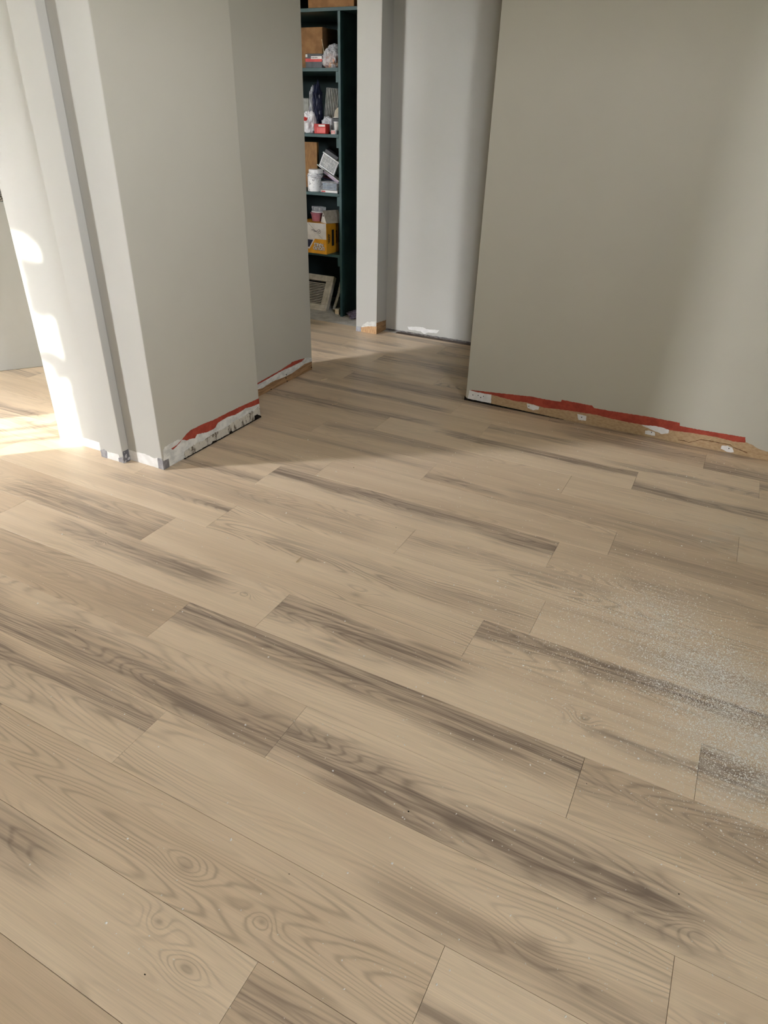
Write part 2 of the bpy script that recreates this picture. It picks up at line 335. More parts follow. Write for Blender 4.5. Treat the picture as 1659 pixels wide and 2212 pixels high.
# what single boards look like: (row, joint at its left end) -> features; streak = (pos, halfwidth, strength, from, to); knots = (u m, v m, radius m)
BOARD = {
 (5, -6.9): dict(Tone=0.1, Cath=0.3, s1=(0.80, 0.24, 1.0, -0.1, 1.1), s2=(0.55, 0.16, 0.45, 0.15, 1.0)),
 (6, -5.55): dict(Tone=0.05, Cath=0.25, s1=(0.72, 0.26, 1.0, -0.1, 0.50), s2=(0.55, 0.12, 0.7, 0.8, 1.1), k1=(0.945, 0.117, 0.020)),
 (6, -12.22): dict(Tone=0.15, Cath=0.5, s1=(0.68, 0.22, 0.75, 0.2, 0.82), k1=(1.095, 0.12, 0.018), k2=(0.47, 0.11, 0.012)),
 (4, -10.56): dict(Tone=0.35, Cath=0.9, s1=(0.28, 0.30, 0.9, -0.1, 1.1), s2=(0.62, 0.12, 0.4, 0.3, 0.9)),
 (4, -3.89): dict(Tone=0.1, Cath=0.6, s1=(0.36, 0.28, 1.0, -0.1, 0.78), s2=(0.62, 0.12, 0.5, 0.0, 0.4), k1=(0.955, 0.064, 0.024)),
 (3, -12.21): dict(Tone=0.25, Cath=0.6, s1=(0.70, 0.17, 0.95, 0.3, 1.1), s2=(0.3, 0.15, 0.3, 0.2, 0.8)),
 (3, -5.54): dict(Tone=0.2, Cath=1.0, s1=(0.2, 0.18, 0.45, 0.55, 1.1), k1=(0.99, 0.082, 0.045)),
 (2, -7.61): dict(Tone=0.55, Cath=1.0, k1=(0.70, 0.074, 0.030), k2=(0.90, 0.06, 0.016)),
 (2, -0.94): dict(Tone=0.0, Cath=0.3, s1=(0.40, 0.10, 0.6, -0.1, 0.4), k1=(0.45, 0.13, 0.02)),
 (1, -9.17): dict(Tone=0.15, Cath=0.6, s1=(0.72, 0.25, 0.85, 0.2, 0.62), k1=(1.015, 0.150, 0.018), k2=(1.115, 0.115, 0.026)),
 (1, -2.5): dict(Tone=0.5, Cath=0.7, s1=(0.7, 0.2, 0.7, -0.1, 0.5)),
 (0, -5.3): dict(Tone=0.75, Cath=0.4),
 (5, -13.57): dict(Tone=0.65, Cath=0.9, s1=(0.6, 0.4, 0.25, 0.3, 1.1)),
 (5, -0.22): dict(Tone=0.3, Cath=1.0, s1=(0.75, 0.28, 0.6, -0.1, 0.7)),
 (7, -9.02): dict(Tone=0.25, Cath=1.0, k1=(0.82, 0.10, 0.032)),
 (7, -15.69): dict(Tone=0.35, Cath=0.6, s1=(0.25, 0.42, 0.6, 0.4, 1.1)),
 (7, -2.35): dict(Tone=0.2, Cath=0.8, s1=(0.86, 0.20, 1.0, -0.1, 1.1)),
 (8, -8.25): dict(Tone=0.15, Cath=1.0, s1=(0.30, 0.22, 0.35, 0.2, 1.0)),
 (8, -14.92): dict(Tone=0.1, Cath=0.3, s1=(0.76, 0.13, 0.8, 0.5, 1.1)),
 (8, -1.58): dict(Tone=0.2, Cath=0.7, s1=(0.5, 0.2, 0.35, 0.2, 0.9)),
 (9, -4.54): dict(Tone=0.2, Cath=1.0, s1=(0.75, 0.2, 0.35, 0.0, 0.6)),
 (9, -11.21): dict(Tone=0.3, Cath=0.8, s1=(0.4, 0.3, 0.3, 0.1, 0.9)),
 (6, 1.14): dict(Tone=0.2, Cath=0.4, s1=(0.78, 0.25, 1.0, -0.1, 0.8)),
 (10, -8.53): dict(Tone=0.05, Cath=0.3, s1=(0.74, 0.22, 1.0, -0.1, 1.1), s2=(0.45, 0.1, 0.3, 0.3, 0.9)),
 (10, -15.2): dict(Tone=0.2, Cath=0.4, s1=(0.12, 0.14, 0.7, 0.4, 1.1)),
 (10, -1.86): dict(Tone=0.3, Cath=0.8, s1=(0.35, 0.22, 0.4, 0.2, 0.9)),
 (11, -0.92): dict(Tone=0.6, Cath=0.7, s1=(0.4, 0.3, 0.4, -0.1, 1.1)),
 (11, -7.59): dict(Tone=0.3, Cath=0.7),
 (12, -5.36): dict(Tone=0.55, Cath=0.8, s1=(0.22, 0.10, 0.8, -0.1, 0.3), s2=(0.4, 0.3, 0.4, 0.3, 1.0)),
 (12, 1.31): dict(Tone=0.35, Cath=0.8),
 (13, -2.35): dict(Tone=0.25, Cath=0.6), (13, -9.02): dict(Tone=0.4, Cath=0.5, s1=(0.7, 0.2, 0.5, 0.0, 0.6)),
 (14, -7.66): dict(Tone=0.05, Cath=0.2, s1=(0.84, 0.18, 1.0, 0.25, 1.1)),
 (14, -0.99): dict(Tone=0.1, Cath=0.3, s1=(0.22, 0.2, 0.95, -0.1, 0.8)),
 (14, -14.33): dict(Tone=0.45, Cath=0.3, s1=(0.9, 0.2, 0.8, 0.0, 1.1)),
 (15, -5.05): dict(Tone=0.1, Cath=0.5, s1=(0.85, 0.25, 0.6, -0.1, 0.35), s2=(0.15, 0.12, 0.6, 0.5, 1.1)),
 (15, -11.72): dict(Tone=0.45, Cath=0.4, s1=(0.1, 0.15, 0.7, 0.0, 0.8)),
 (16, -6.3): dict(Tone=0.35, Cath=0.3, s1=(0.65, 0.28, 0.7, 0.45, 1.1)),
 (16, 0.37): dict(Tone=0.3, Cath=0.3, s1=(0.25, 0.25, 0.8, -0.1, 0.6)),
 (17, -10.41): dict(Tone=0.55, Cath=0.3, s1=(0.4, 0.3, 0.8, -0.1, 1.1)),
 (19, -10.4): dict(Tone=0.2, Cath=0.3, s1=(0.6, 0.3, 0.7, -0.1, 0.7)),
 (20, -18.94): dict(Tone=0.2, Cath=0.3, s1=(0.15, 0.2, 0.5, 0.4, 1.1)),
}
rp = random.Random(11); pi = 0
for row in range(-2, 23):
    j0 = JOINT.get(row, rp.uniform(-6, 0))
    k0 = math.floor((-31.0 - j0) / R_); 
    for k in range(k0, 40):
        ju = j0 + k * R_
        if ju * W > 1.3: break
        if ju + R_ < -31.0: continue
        if row > 16 and ju * W > 0.4: continue
        feat = None
        for (r, j), v in BOARD.items():
            if r == row and abs(j - ju) < 0.15: feat = v
        f = dict(Seed=rp.uniform(0, 9), Tone=rp.choice([0.0, 0.1, 0.2, 0.35, 0.55]), Cath=rp.choice([0.3, 0.6, 0.9, 1.0]), K1u=-3, K1v=0, K1r=0.02, K2u=-3, K2v=0, K2r=0.02)
        s = {'s1': (rp.choice([0.15, 0.3, 0.7, 0.85]), rp.uniform(0.12, 0.25), rp.choice([0, 0.4, 0.8, 0.9]), rp.uniform(-0.2, 0.3), rp.uniform(0.7, 1.2)), 's2': (0.5, 0.1, 0, 0, 1)}
        if row >= 18: f['Tone'] = min(f['Tone'], 0.12); s['s1'] = (0.2, 0.2, 0.5, 0.0, 0.8)
        if feat:
            s['s1'] = (0.5, 0.1, 0, 0, 1)
            for kk, vv in feat.items():
                if kk in ('s1', 's2'): s[kk] = vv
                elif kk in ('k1', 'k2'):
                    K = kk.upper(); f[K + 'u'], f[K + 'v'], f[K + 'r'] = vv
                else: f[kk] = vv
        for kk in ('s1', 's2'):
            for nm, vv in zip('pwsab', s[kk]): f[kk.upper() + nm] = float(vv)
        o = bpy.data.objects.new('plank', CUT if row == 22 else FULL); COL.objects.link(o)
        o.parent = floor; o.location = (ju * W, V0 + (row - 1) * W, 0)
        o.material_slots[0].link = 'OBJECT'; o.material_slots[0].material = plank_mat(f, pi); pi += 1
# boards behind the camera, never in view: one joined part
mb = MB()
for row in range(-16, -2):
    off = rp.uniform(0, LEN); x = -4.72 - off
    while x < 1.4:
        a, b = max(x, -4.71), min(x + LEN, 1.41)
        if b - a > 0.02: mb.box(a + 0.0006, b - 0.0006, V0 + (row - 1) * W + 0.0006, V0 + row * W - 0.0006, -0.006, 0)
        x += LEN
o = mb.build('planks_behind_camera', plank_mat(dict(Seed=2.0, Tone=0.25, Cath=0.0, S1w=0.1, S2w=0.1, K1u=-30, K2u=-30, K1r=.02, K2r=.02), 999), floor); o['kind'] = 'stuff'

# ------------------------------------------------------------------ room shell
CZ = 2.44
wall_right = wallbox('wall_back_right', (-1.158, 1.42, 3.262, 3.39, 0.0, CZ), 'large greige wall at right with red paint strip along its base')
pillar = wallbox('wall_pillar', (-2.592, -1.966, 1.828, 2.506, 0.0, CZ), 'thick wall end at left with a crumbling plaster base')
thin = wallbox('wall_partition', (-2.285, -2.143, 2.506, 3.262, 0.0, CZ), 'narrow set-back wall section ending at the hallway')
wall_hall = wallbox('wall_hallway', (-2.20, 1.42, 4.275, 4.40, 0.0, CZ), 'pale hallway wall behind, right of the closet', LIT_TONE)
wall_hall_l = wallbox('wall_hallway_left', (-5.60, -3.50, 4.275, 4.40, 0.0, CZ), 'hallway wall left of the closet opening, out of view')
jamb = wallbox('trim_1', (-2.331, -2.168, 4.13, 4.40, 0.0, CZ), 'white closet opening jamb with bare wood at its foot', LIT_TONE, cat='jamb')
header = wallbox('wall_closet_header', (-3.50, -2.331, 4.275, 4.40, 2.15, CZ), 'wall piece above the closet opening')
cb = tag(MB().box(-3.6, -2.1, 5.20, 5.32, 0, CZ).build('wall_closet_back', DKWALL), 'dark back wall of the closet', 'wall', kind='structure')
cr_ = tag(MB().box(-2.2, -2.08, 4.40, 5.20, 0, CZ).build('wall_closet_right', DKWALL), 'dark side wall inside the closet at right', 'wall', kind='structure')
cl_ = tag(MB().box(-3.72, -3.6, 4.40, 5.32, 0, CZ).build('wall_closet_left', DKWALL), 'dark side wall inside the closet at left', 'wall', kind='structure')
tag(MB().box(-5.72, 1.54, -2.84, 5.32, CZ, CZ + 0.1).build('ceiling', CEIL), 'plain white ceiling over the rooms', 'ceiling', kind='structure')
wallbox('wall_front', (-2.72, 1.54, -2.84, -2.72, -0.12, CZ), 'wall behind the camera', bevel=0)
def wall_with_hole(name, axis, c0, c1, a, b, hole, label):
    (h0, h1), (z0, z1) = hole['y'], hole['z']
    mb = MB()
    for p, q, zz0, zz1 in ((a, h0, 0, CZ), (h1, b, 0, CZ), (h0, h1, 0, z0), (h0, h1, z1, CZ)):
        if axis == 'x': mb.box(c0, c1, p, q, zz0, zz1)
        else: mb.box(p, q, c0, c1, zz0, zz1)
    return tag(mb.build(name, PAINT), label, 'wall', kind='structure')
wall_with_hole('wall_left_front', 'y', -0.42, -0.30, -5.72, -2.60, WIN['w1'], 'outer wall of the left room with a tall narrow window')
wall_with_hole('wall_right', 'x', 1.42, 1.54, -2.72, 5.32, WIN['w2'], 'right outer wall with the added fill window')
wallbox('wall_left', (-5.72, -5.60, -0.30, 5.32, 0, CZ), 'far left wall of the left room', bevel=0)
wallbox('wall_left_rear', (-2.72, -2.60, -2.72, -0.42, 0, CZ), 'wall beside the camera at left', bevel=0)
def window(name, axis, c, hole, label, mull):
    (h0, h1), (z0, z1) = hole['y'], hole['z']; mid = (h0 + h1) / 2
    r = empty(name, (c, mid, z0) if axis == 'x' else (mid, c, z0), label, 'window', rot=(0, 0, 0 if axis == 'x' else math.radians(90))); r['kind'] = 'structure'
    hw = (h1 - h0) / 2; hh = z1 - z0; t = 0.012
    fr = MB().box(-0.03, 0.03, -hw, -hw + t, 0, hh).box(-0.03, 0.03, hw - t, hw, 0, hh).box(-0.03, 0.03, -hw + t, hw - t, 0, t).box(-0.03, 0.03, -hw + t, hw - t, hh - t, hh)
    fr.build('window_frame', TRIM, r)
    n = len(mull) + 1; ys = [-hw + t] + [-hw + q * 2 * hw for q in mull] + [hw - t]
    for i in range(n): MB().box(-0.003, 0.003, ys[i], ys[i + 1], t, hh - t).build('pane', GLASS, r)
    for q in mull: MB().box(-0.02, 0.02, -hw + q * 2 * hw - 0.02, -hw + q * 2 * hw + 0.02, t, hh - t).build('mullion', TRIM, r)
window('window_1', 'y', -0.36, WIN['w1'], 'tall narrow window in the front wall of the left room', [])
window('fill_window', 'x', 1.48, WIN['w2'], 'unseen window added in the right outer wall for fill light', [0.5])  # made-up window that brings fill daylight onto the floor
tag(MB().box(-40, 40, -40, 40, -0.3, -0.2).build('ground', GROUND), 'lawn around the house', 'lawn', kind='structure')
tag(MB().box(-3.6, -2.08, 4.235, 5.2, -0.006, -0.0015).build('floor_closet', CONC), 'bare grey concrete floor inside the closet', 'floor', kind='structure')

# stop strip on the wall end
strip = tag(MB().box(-2.288, -2.154, 1.790, 1.828, 0.0, CZ).build('trim_2', LIT_TONE, bevel=0.003), 'flat vertical strip standing proud of the wall end', 'trim', kind='structure')

pillar.data.materials.append(LIT_TONE)
for p in pillar.data.polygons:
    if p.normal.y < -0.5: p.material_index = 1      # window-lit end face gets the cooler, dimmer tone

# --- base of the right wall, where the baseboard was pulled off
c = 3.262
layer('bare_drywall_strip', [(-1.02, 0.0), (-1.0174, 0.0615), (-0.90, 0.06), (-0.70, 0.06), (0.211, 0.068), (0.2446, 0.060), (0.2717, 0.0474), (0.3116, 0.043), (0.42, 0.038), (0.55, 0.03), (0.56, 0.0)], 'y', c, -0.001, 0.0006, TAN, wall_right, label='bare tan drywall paper along the wall base')
up = [(-1.1371, 0.0617), (-1.0174, 0.0715), (-0.8986, 0.0814), (-0.8028, 0.0897), (-0.7131, 0.0893), (-0.6478, 0.0919), (-0.6448, 0.1029), (-0.4944, 0.1028), (-0.4832, 0.0926), (-0.3994, 0.0937), (-0.2219, 0.1005), (-0.0821, 0.0998), (-0.0776, 0.0854), (-0.0044, 0.0845), (0.1172, 0.0878), (0.2047, 0.0896)]
lo = [(0.211, 0.0664), (0.165, 0.0604), (0.0827, 0.0657), (-0.02, 0.0621), (-0.1161, 0.055), (-0.1691, 0.0579), (-0.3004, 0.054), (-0.392, 0.0557), (-0.4677, 0.0604), (-0.5618, 0.0561), (-0.6578, 0.0506), (-0.7317, 0.0443), (-0.8241, 0.0541), (-0.8789, 0.0495), (-0.937, 0.0529), (-1.016, 0.0586), (-1.1347, 0.0565)]
layer('red_paint_strip', up + lo, 'y', c, -0.001, 0.0011, RED, wall_right, 0.0010, 0.006, 'strip of old red paint')
for pts in ([(-1.1398, 0.0602), (-1.1016, 0.0579), (-1.0531, 0.0566), (-1.0162, 0.06), (-1.0118, 0.012), (-1.0762, 0.011), (-1.145, 0.011)],
            [(-0.8198, 0.0472), (-0.787, 0.0486), (-0.7538, 0.0449), (-0.754, 0.0292), (-0.7829, 0.0196), (-0.8142, 0.0248)],
            [(-0.5579, 0.0466), (-0.512, 0.0435), (-0.5099, 0.0183), (-0.5479, 0.0168)],
            [(-0.2469, 0.0532), (-0.2042, 0.0601), (-0.1566, 0.0617), (-0.1197, 0.0556), (-0.1176, 0.0388), (-0.1446, 0.0278), (-0.1907, 0.0383)],
            [(-0.2239, 0.0284), (-0.2028, 0.0331), (-0.1776, 0.0288), (-0.176, 0.0117), (-0.2203, 0.0117)],
            [(0.1189, 0.0281), (0.1439, 0.034), (0.1672, 0.0298), (0.179, 0.0084), (0.1517, 0.0043), (0.1206, 0.0139)]):
    layer('filler_patch', pts, 'y', c, -0.001, 0.0018, PRIMER, wall_right, 0.0012, 0.006)
crack = [(-0.068, 0.014), (-0.0431, 0.0173), (-0.0207, 0.0126), (-0.0019, 0.0219), (0.0276, 0.0385), (0.0724, 0.0415), (0.1179, 0.04), (0.1541, 0.0412), (0.1685, 0.0325), (0.2323, 0.0188)]
layer('torn_paper_edge', [(x, z + 0.0016) for x, z in crack] + [(x, z - 0.0014) for x, z in crack[::-1]], 'y', c, -0.001, 0.0015, mottled('torn_brown_edge', lin(92, 64, 36), lin(126, 90, 54), scale=40), wall_right, 0.0008, 0.006)
layer('floor_gap', [(-1.165, 0.0), (-1.165, 0.022), (-1.15, 0.012), (-1.0, 0.009), (-0.8, 0.006), (-0.62, 0.002), (-0.62, 0.0)], 'y', c, -0.001, 0.0022, BLACK, wall_right, 0.0006, 0.01)
for x, z in ((-1.12, 0.035), (-1.09, 0.038), (-1.075, 0.03), (-1.06, 0.04), (-0.81, 0.034), (-0.535, 0.03), (-0.195, 0.024), (0.151, 0.02)):
    layer('nail_hole', [(x, z), (x + 0.004, z), (x + 0.004, z + 0.005), (x, z + 0.005)], 'y', c, -0.001, 0.0024, BLACK, wall_right, 0.0008, 0.003)

# --- base of the thick wall end, side face
c = -1.966
layer('torn_plaster_edge', [(1.832, 0.0), (1.8397, 0.0861), (1.8497, 0.0980), (1.9012, 0.0987), (1.9338, 0.0984), (1.955, 0.0901), (2.0, 0.082), (2.05, 0.08), (2.11, 0.07), (2.17, 0.07), (2.19, 0.083), (2.27, 0.087), (2.31, 0.08), (2.40, 0.085), (2.5045, 0.073), (2.5045, 0.0)], 'x', c, -0.001, 0.0008, PLASTER, pillar, 0.0018, 0.007, 'torn whitish plaster along the base')
layer('red_paint_strip', [(1.955, 0.0901), (1.9848, 0.1039), (2.0119, 0.1126), (2.0552, 0.1123), (2.086, 0.1122), (2.1714, 0.1055), (2.2815, 0.1063), (2.3666, 0.1042), (2.5055, 0.0982), (2.5055, 0.0714), (2.4413, 0.0753), (2.4002, 0.0841), (2.3633, 0.0797), (2.3123, 0.0787), (2.2687, 0.0857), (2.2299, 0.0861), (2.1911, 0.0819), (2.1698, 0.0665), (2.1507, 0.0637), (2.1142, 0.0659), (2.0494, 0.0792), (2.0341, 0.0673), (2.0009, 0.0753), (1.9839, 0.0756)], 'x', c, -0.001, 0.0013, RED, pillar, 0.0009, 0.006, 'strip of old red paint')
layer('red_paint_chip', [(1.8846, 0.0757), (1.901, 0.0769), (1.9192, 0.0785), (1.935, 0.0845), (1.955, 0.0905), (1.94, 0.082), (1.92, 0.0745), (1.908, 0.0709), (1.8951, 0.0673)], 'x', c, -0.001, 0.0014, RED, pillar, 0.0006, 0.006)
top = [(1.9548, 0.0327), (2.003, 0.039), (2.0471, 0.041), (2.0912, 0.0368), (2.1195, 0.0424), (2.1614, 0.043), (2.2087, 0.0419), (2.2571, 0.0408), (2.2929, 0.0481), (2.3852, 0.0495), (2.4599, 0.0514), (2.5036, 0.0612)]
def crumble(parent):
    nx, nz = 110, 9; vs = []; fs = []
    for i in range(nx + 1):
        y = top[0][0] + (top[-1][0] - top[0][0]) * i / nx
        for a, b in zip(top, top[1:]):
            if a[0] <= y <= b[0] + 1e-6: zt = a[1] + (b[1] - a[1]) * (y - a[0]) / (b[0] - a[0])
        zt += random.uniform(-0.003, 0.003)
        for k in range(nz + 1):
            n = mnoise.noise(Vector((y * 60, k * 0.9, 3.1))) * 0.5 + mnoise.noise(Vector((y * 140, k * 1.7, 9.0))) * 0.5
            edge = 0 if k in (nz,) else 1
            vs.append((c + 0.0012 + edge * max(0, 0.0025 + 0.004 * n), y, max(0.001, zt * k / nz)))
    for i in range(nx):
        for k in range(nz):
            a = i * (nz + 1) + k; fs.append((a, a + nz + 1, a + nz + 2, a + 1))
    o = MB().add(vs, fs).build('crumbling_base', CRUMB, parent); o['label'] = 'crumbling brown and white plaster at the floor'
crumble(pillar)
for pts in ([(2.1311, 0.0004), (2.1407, 0.010), (2.1591, 0.008), (2.1633, 0.0005)], [(2.2567, 0.0005), (2.2622, 0.013), (2.2768, 0.011), (2.2804, 0.0005)], [(2.4538, 0.0005), (2.4565, 0.0243), (2.4783, 0.0237), (2.504, 0.0075), (2.5055, 0.0005)], [(1.95, 0.0005), (1.95, 0.003), (2.2, 0.0045), (2.5, 0.0035), (2.5, 0.0005)]):
    layer('hole', pts, 'x', c, -0.001, 0.0075, BLACK, pillar, 0.0008, 0.006)
layer('corner_bead', [(1.829, 0.040), (1.8632, 0.0389), (1.8605, 0.0), (1.829, 0.0)], 'x', c, -0.001, 0.0016, BEAD, pillar, 0.0006, 0.01, 'bare grey metal corner bead')
layer('corner_bead', [(-1.9913, 0.0494), (-1.9650, 0.0508), (-1.9645, 0.0), (-1.9945, 0.0)], 'y', 1.828, -0.001, 0.0016, BEAD, pillar, 0.0006, 0.01, 'bare grey metal corner bead')
layer('white_base_band', [(-2.154, 0.050), (-2.1151, 0.0483), (-2.0875, 0.0496), (-2.0646, 0.0525), (-2.0308, 0.0476), (-2.0097, 0.0436), (-1.9892, 0.0526), (-1.992, 0.0), (-2.154, 0.0)], 'y', 1.828, -0.001, 0.0012, PRIMER, pillar, 0.0013, 0.008, 'unpainted white band where a baseboard was')
layer('white_base_band', [(-2.591, 0.044), (-2.48, 0.043), (-2.3749, 0.0434), (-2.289, 0.0408), (-2.289, 0.0), (-2.591, 0.0)], 'y', 1.828, -0.001, 0.0012, PRIMER, pillar, 0.0008, 0.012, 'unpainted white band where a baseboard was')
layer('white_base_band', [(-2.256, 0.034), (-2.1781, 0.0365), (-2.178, 0.0), (-2.256, 0.0)], 'y', 1.790, -0.001, 0.0012, PRIMER, strip, 0.0012, 0.008)
layer('metal_corner', [(-2.2870, 0.0315), (-2.266, 0.041), (-2.2465, 0.0343), (-2.2517, 0.0), (-2.2870, 0.0)], 'y', 1.790, -0.001, 0.0015, BEAD, strip, 0.0012, 0.008)
layer('metal_corner', [(-2.1829, 0.0187), (-2.1553, 0.0323), (-2.1553, 0.0), (-2.186, 0.0)], 'y', 1.790, -0.001, 0.0015, BEAD, strip, 0.001, 0.008)
layer('metal_corner', [(1.7915, 0.0552), (1.823, 0.0542), (1.823, 0.0), (1.7915, 0.0)], 'x', -2.154, -0.001, 0.0015, mottled('flaked_metal', lin(96, 96, 100), lin(190, 190, 190), scale=70, rough=0.6, lo=0.5, hi=0.6), strip, 0.001, 0.008)

# --- base of the set-back wall
c = -2.143
layer('bare_plaster_strip', [(2.5065, 0.04), (2.5065, 0.082), (2.7322, 0.0740), (2.8133, 0.0780), (2.9388, 0.0820), (3.05, 0.080), (3.1521, 0.0790), (3.1838, 0.0882), (3.2192, 0.0837), (3.2605, 0.0698), (3.2605, 0.05), (3.1816, 0.0549), (3.1282, 0.0473), (3.0932, 0.0423), (3.0501, 0.0373), (2.9751, 0.0371), (2.9265, 0.0394), (2.8871, 0.044), (2.8401, 0.0438), (2.8011, 0.0391), (2.7666, 0.0356), (2.7301, 0.0423)], 'x', c, -0.001, 0.0016, PLASTER, thin, 0.0006, 0.012, 'bare whitish plaster strip')
layer('red_paint_strip', [(2.6, 0.077), (2.7322, 0.0756), (2.8133, 0.0804), (2.9388, 0.0861), (3.0466, 0.0973), (3.0553, 0.101), (3.1403, 0.0938), (3.1838, 0.0882), (3.1521, 0.0776), (3.0534, 0.0771), (2.9911, 0.0788), (2.9384, 0.0795), (2.8123, 0.0712), (2.7315, 0.0690), (2.6, 0.069)], 'x', c, -0.001, 0.0020, RED, thin, 0.0010, 0.006, 'thin strip of old red paint')
layer('sole_plate', [(2.5065, 0.0), (2.5065, 0.045), (2.7301, 0.0433), (2.7666, 0.0366), (2.8401, 0.0448), (2.8871, 0.045), (2.9265, 0.0404), (2.9751, 0.0381), (3.0501, 0.0383), (3.0932, 0.0433), (3.1816, 0.0559), (3.24, 0.055), (3.2605, 0.054), (3.2605, 0.0)], 'x', c, -0.001, 0.0010, PLATE, thin, 0.0004, 0.02, 'bare brown sole plate wood')
for y, z in ((2.985, 0.024), (2.99, 0.042), (2.995, 0.002), (2.84, 0.002), (3.25, 0.012)):
    layer('nail_hole', [(y, z), (y + 0.007, z), (y + 0.007, z + 0.006), (y, z + 0.006)], 'x', c, -0.001, 0.0022, BLACK, thin, 0.001, 0.003)

# --- hallway wall and jamb feet
layer('filler_patch', [(-1.9958, 0.0457), (-1.8786, 0.0611), (-1.8511, 0.0504), (-1.7538, 0.0566), (-1.7698, 0.0339), (-1.8318, 0.0288), (-1.8668, 0.0137), (-1.8947, 0.0276), (-1.9858, 0.029)], 'y', 4.275, -0.001, 0.0012, PRIMER, wall_hall, 0.002, 0.010, 'bright white filler patch')
layer('grey_base_gap', [(-2.165, 0.0), (-2.165, 0.012), (-1.90, 0.010), (-1.75, 0.012), (-1.2, 0.010), (-1.2, 0.0)], 'y', 4.275, -0.001, 0.0012, mottled('grey_mortar', lin(84, 80, 78), lin(132, 126, 122), scale=60, rough=0.9), wall_hall, 0.0015, 0.012)
layer('bare_wood_foot', [(-2.2907, 0.0), (-2.2907, 0.0328), (-2.2439, 0.047), (-2.1685, 0.0576), (-2.1685, 0.0)], 'y', 4.13, -0.001, 0.0010, BLOCK, jamb, 0.0008, 0.010, 'bare pine end block')
layer('torn_plaster', [(-2.2882, 0.0312), (-2.2736, 0.0536), (-2.2394, 0.0769), (-2.1690, 0.0925), (-2.1690, 0.0556), (-2.2439, 0.045)], 'y', 4.13, -0.001, 0.0016, PLASTER, jamb, 0.0018, 0.008)
layer('corner_bead', [(-2.3305, 0.0349), (-2.2932, 0.0378), (-2.289, 0.0), (-2.3305, 0.0)], 'y', 4.13, -0.001, 0.0014, BEAD, jamb, 0.0008, 0.010)
layer('bare_wood_foot', [(4.131, 0.0), (4.131, 0.08), (4.2, 0.075), (4.274, 0.07), (4.274, 0.0)], 'x', -2.168, -0.001, 0.0010, PLATE, jamb, 0.0015, 0.010)

# ------------------------------------------------------------------ cabinet in the room at left
cab = empty('cabinet', (-3.58, 2.386, 0.0), 'white kitchen cabinet with granite worktop at far left edge', 'cabinet', rot=(0, 0, math.atan2(0.80263, 0.59647)))
MB().box(-0.75, 0.75, 0.0, 0.62, 0.0, 0.885).build('body', CABINET, cab, bevel=0.004)
MB().box(-0.77, 0.77, 0.0, 0.64, 0.886, 0.926).build('worktop', GRANITE, cab, bevel=0.006)['label'] = 'speckled granite worktop'
MB().box(-0.77, 0.77, 0.60, 0.64, 0.9265, 1.15).build('backsplash', GRANITE, cab, bevel=0.003)

# ------------------------------------------------------------------ closet shelving
unit = empty('shelving_unit', (-3.03, 4.60, 0.0), 'dark green built-in closet shelving crowded with odds and ends', 'shelf')
def P(o, x, y, z): pass
def ubox(name, b, mat, parent, org, bevel=0.0, label=None):
    x0, x1, y0, y1, z0, z1 = b; ox, oy, oz = org
    o = MB().box(x0 - ox, x1 - ox, y0 - oy, y1 - oy, z0 - oz, z1 - oz).build(name, mat, parent, bevel=bevel)
    if label: o['label'] = label
    return o
UO = (-3.03, 4.60, 0.0)
ubox('side_panel', (-2.634, -2.614, 4.42, 4.95, -0.0015, 1.874), GREEN, unit, UO, 0.0015)
ubox('side_panel', (-3.47, -3.45, 4.42, 4.95, -0.0015, 1.874), GREEN, unit, UO, 0.0015)
ubox('back_panel', (-3.45, -2.634, 4.93, 4.945, 0.0, 1.874), DKWALL, unit, UO)  # near black instead of green, carrying the shade of the shelf depth
SH = {'A': 1.580, 'B': 1.206, 'C': 0.845, 'D': 0.4405}
ubox('shelf_board', (-3.5, -2.21, 4.42, 4.95, 1.8745, 1.8935), GREEN, unit, UO, 0.0015)
for k, z in SH.items():
    ubox('shelf_board', (-3.449, -2.635, 4.42, 4.928, z - 0.020, z), GREEN, unit, UO, 0.0015)
    ubox('cleat', (-2.654, -2.6345, 4.424, 4.90, z - 0.080, z - 0.0205), GREEN, unit, UO, 0.001)
    ubox('cleat', (-3.449, -3.43, 4.424, 4.90, z - 0.080, z - 0.0205), GREEN, unit, UO, 0.001)

def thing_box(name, b, mat, label, cat, rotz=0, bevel=0.001):
    x0, x1, y0, y1, z0, z1 = b
    r = empty(name, ((x0 + x1) / 2, (y0 + y1) / 2, z0), label, cat, rot=(0, 0, rotz))
    hx, hy = (x1 - x0) / 2, (y1 - y0) / 2
    return r, hx, hy, z1 - z0
def carton(name, b, mat, label, flap=True, rotz=0, tape=None):
    r, hx, hy, hz = thing_box(name, b, mat, label, 'box', rotz)
    MB().box(-hx, hx, -hy, hy, 0, hz).build('carton_body', mat, r, bevel=0.0015)
    if flap:
        MB().box(-hx, hx, -hy, -0.001, hz + 0.0003, hz + 0.0023).build('flap', mat, r); MB().box(-hx, hx, 0.001, hy, hz + 0.0003, hz + 0.0023).build('flap', mat, r)
    if tape: MB().box(-hx, hx, -0.02, 0.02, hz + 0.0026, hz + 0.0032).build('tape', tape, r)
    return r, hx, hy, hz
# top board
carton('cardboard_box', (-2.86, -2.527, 4.44, 4.78, 1.894, 2.10), CARD, 'wide brown cardboard box on the topmost closet board', tape=BEIGEP)
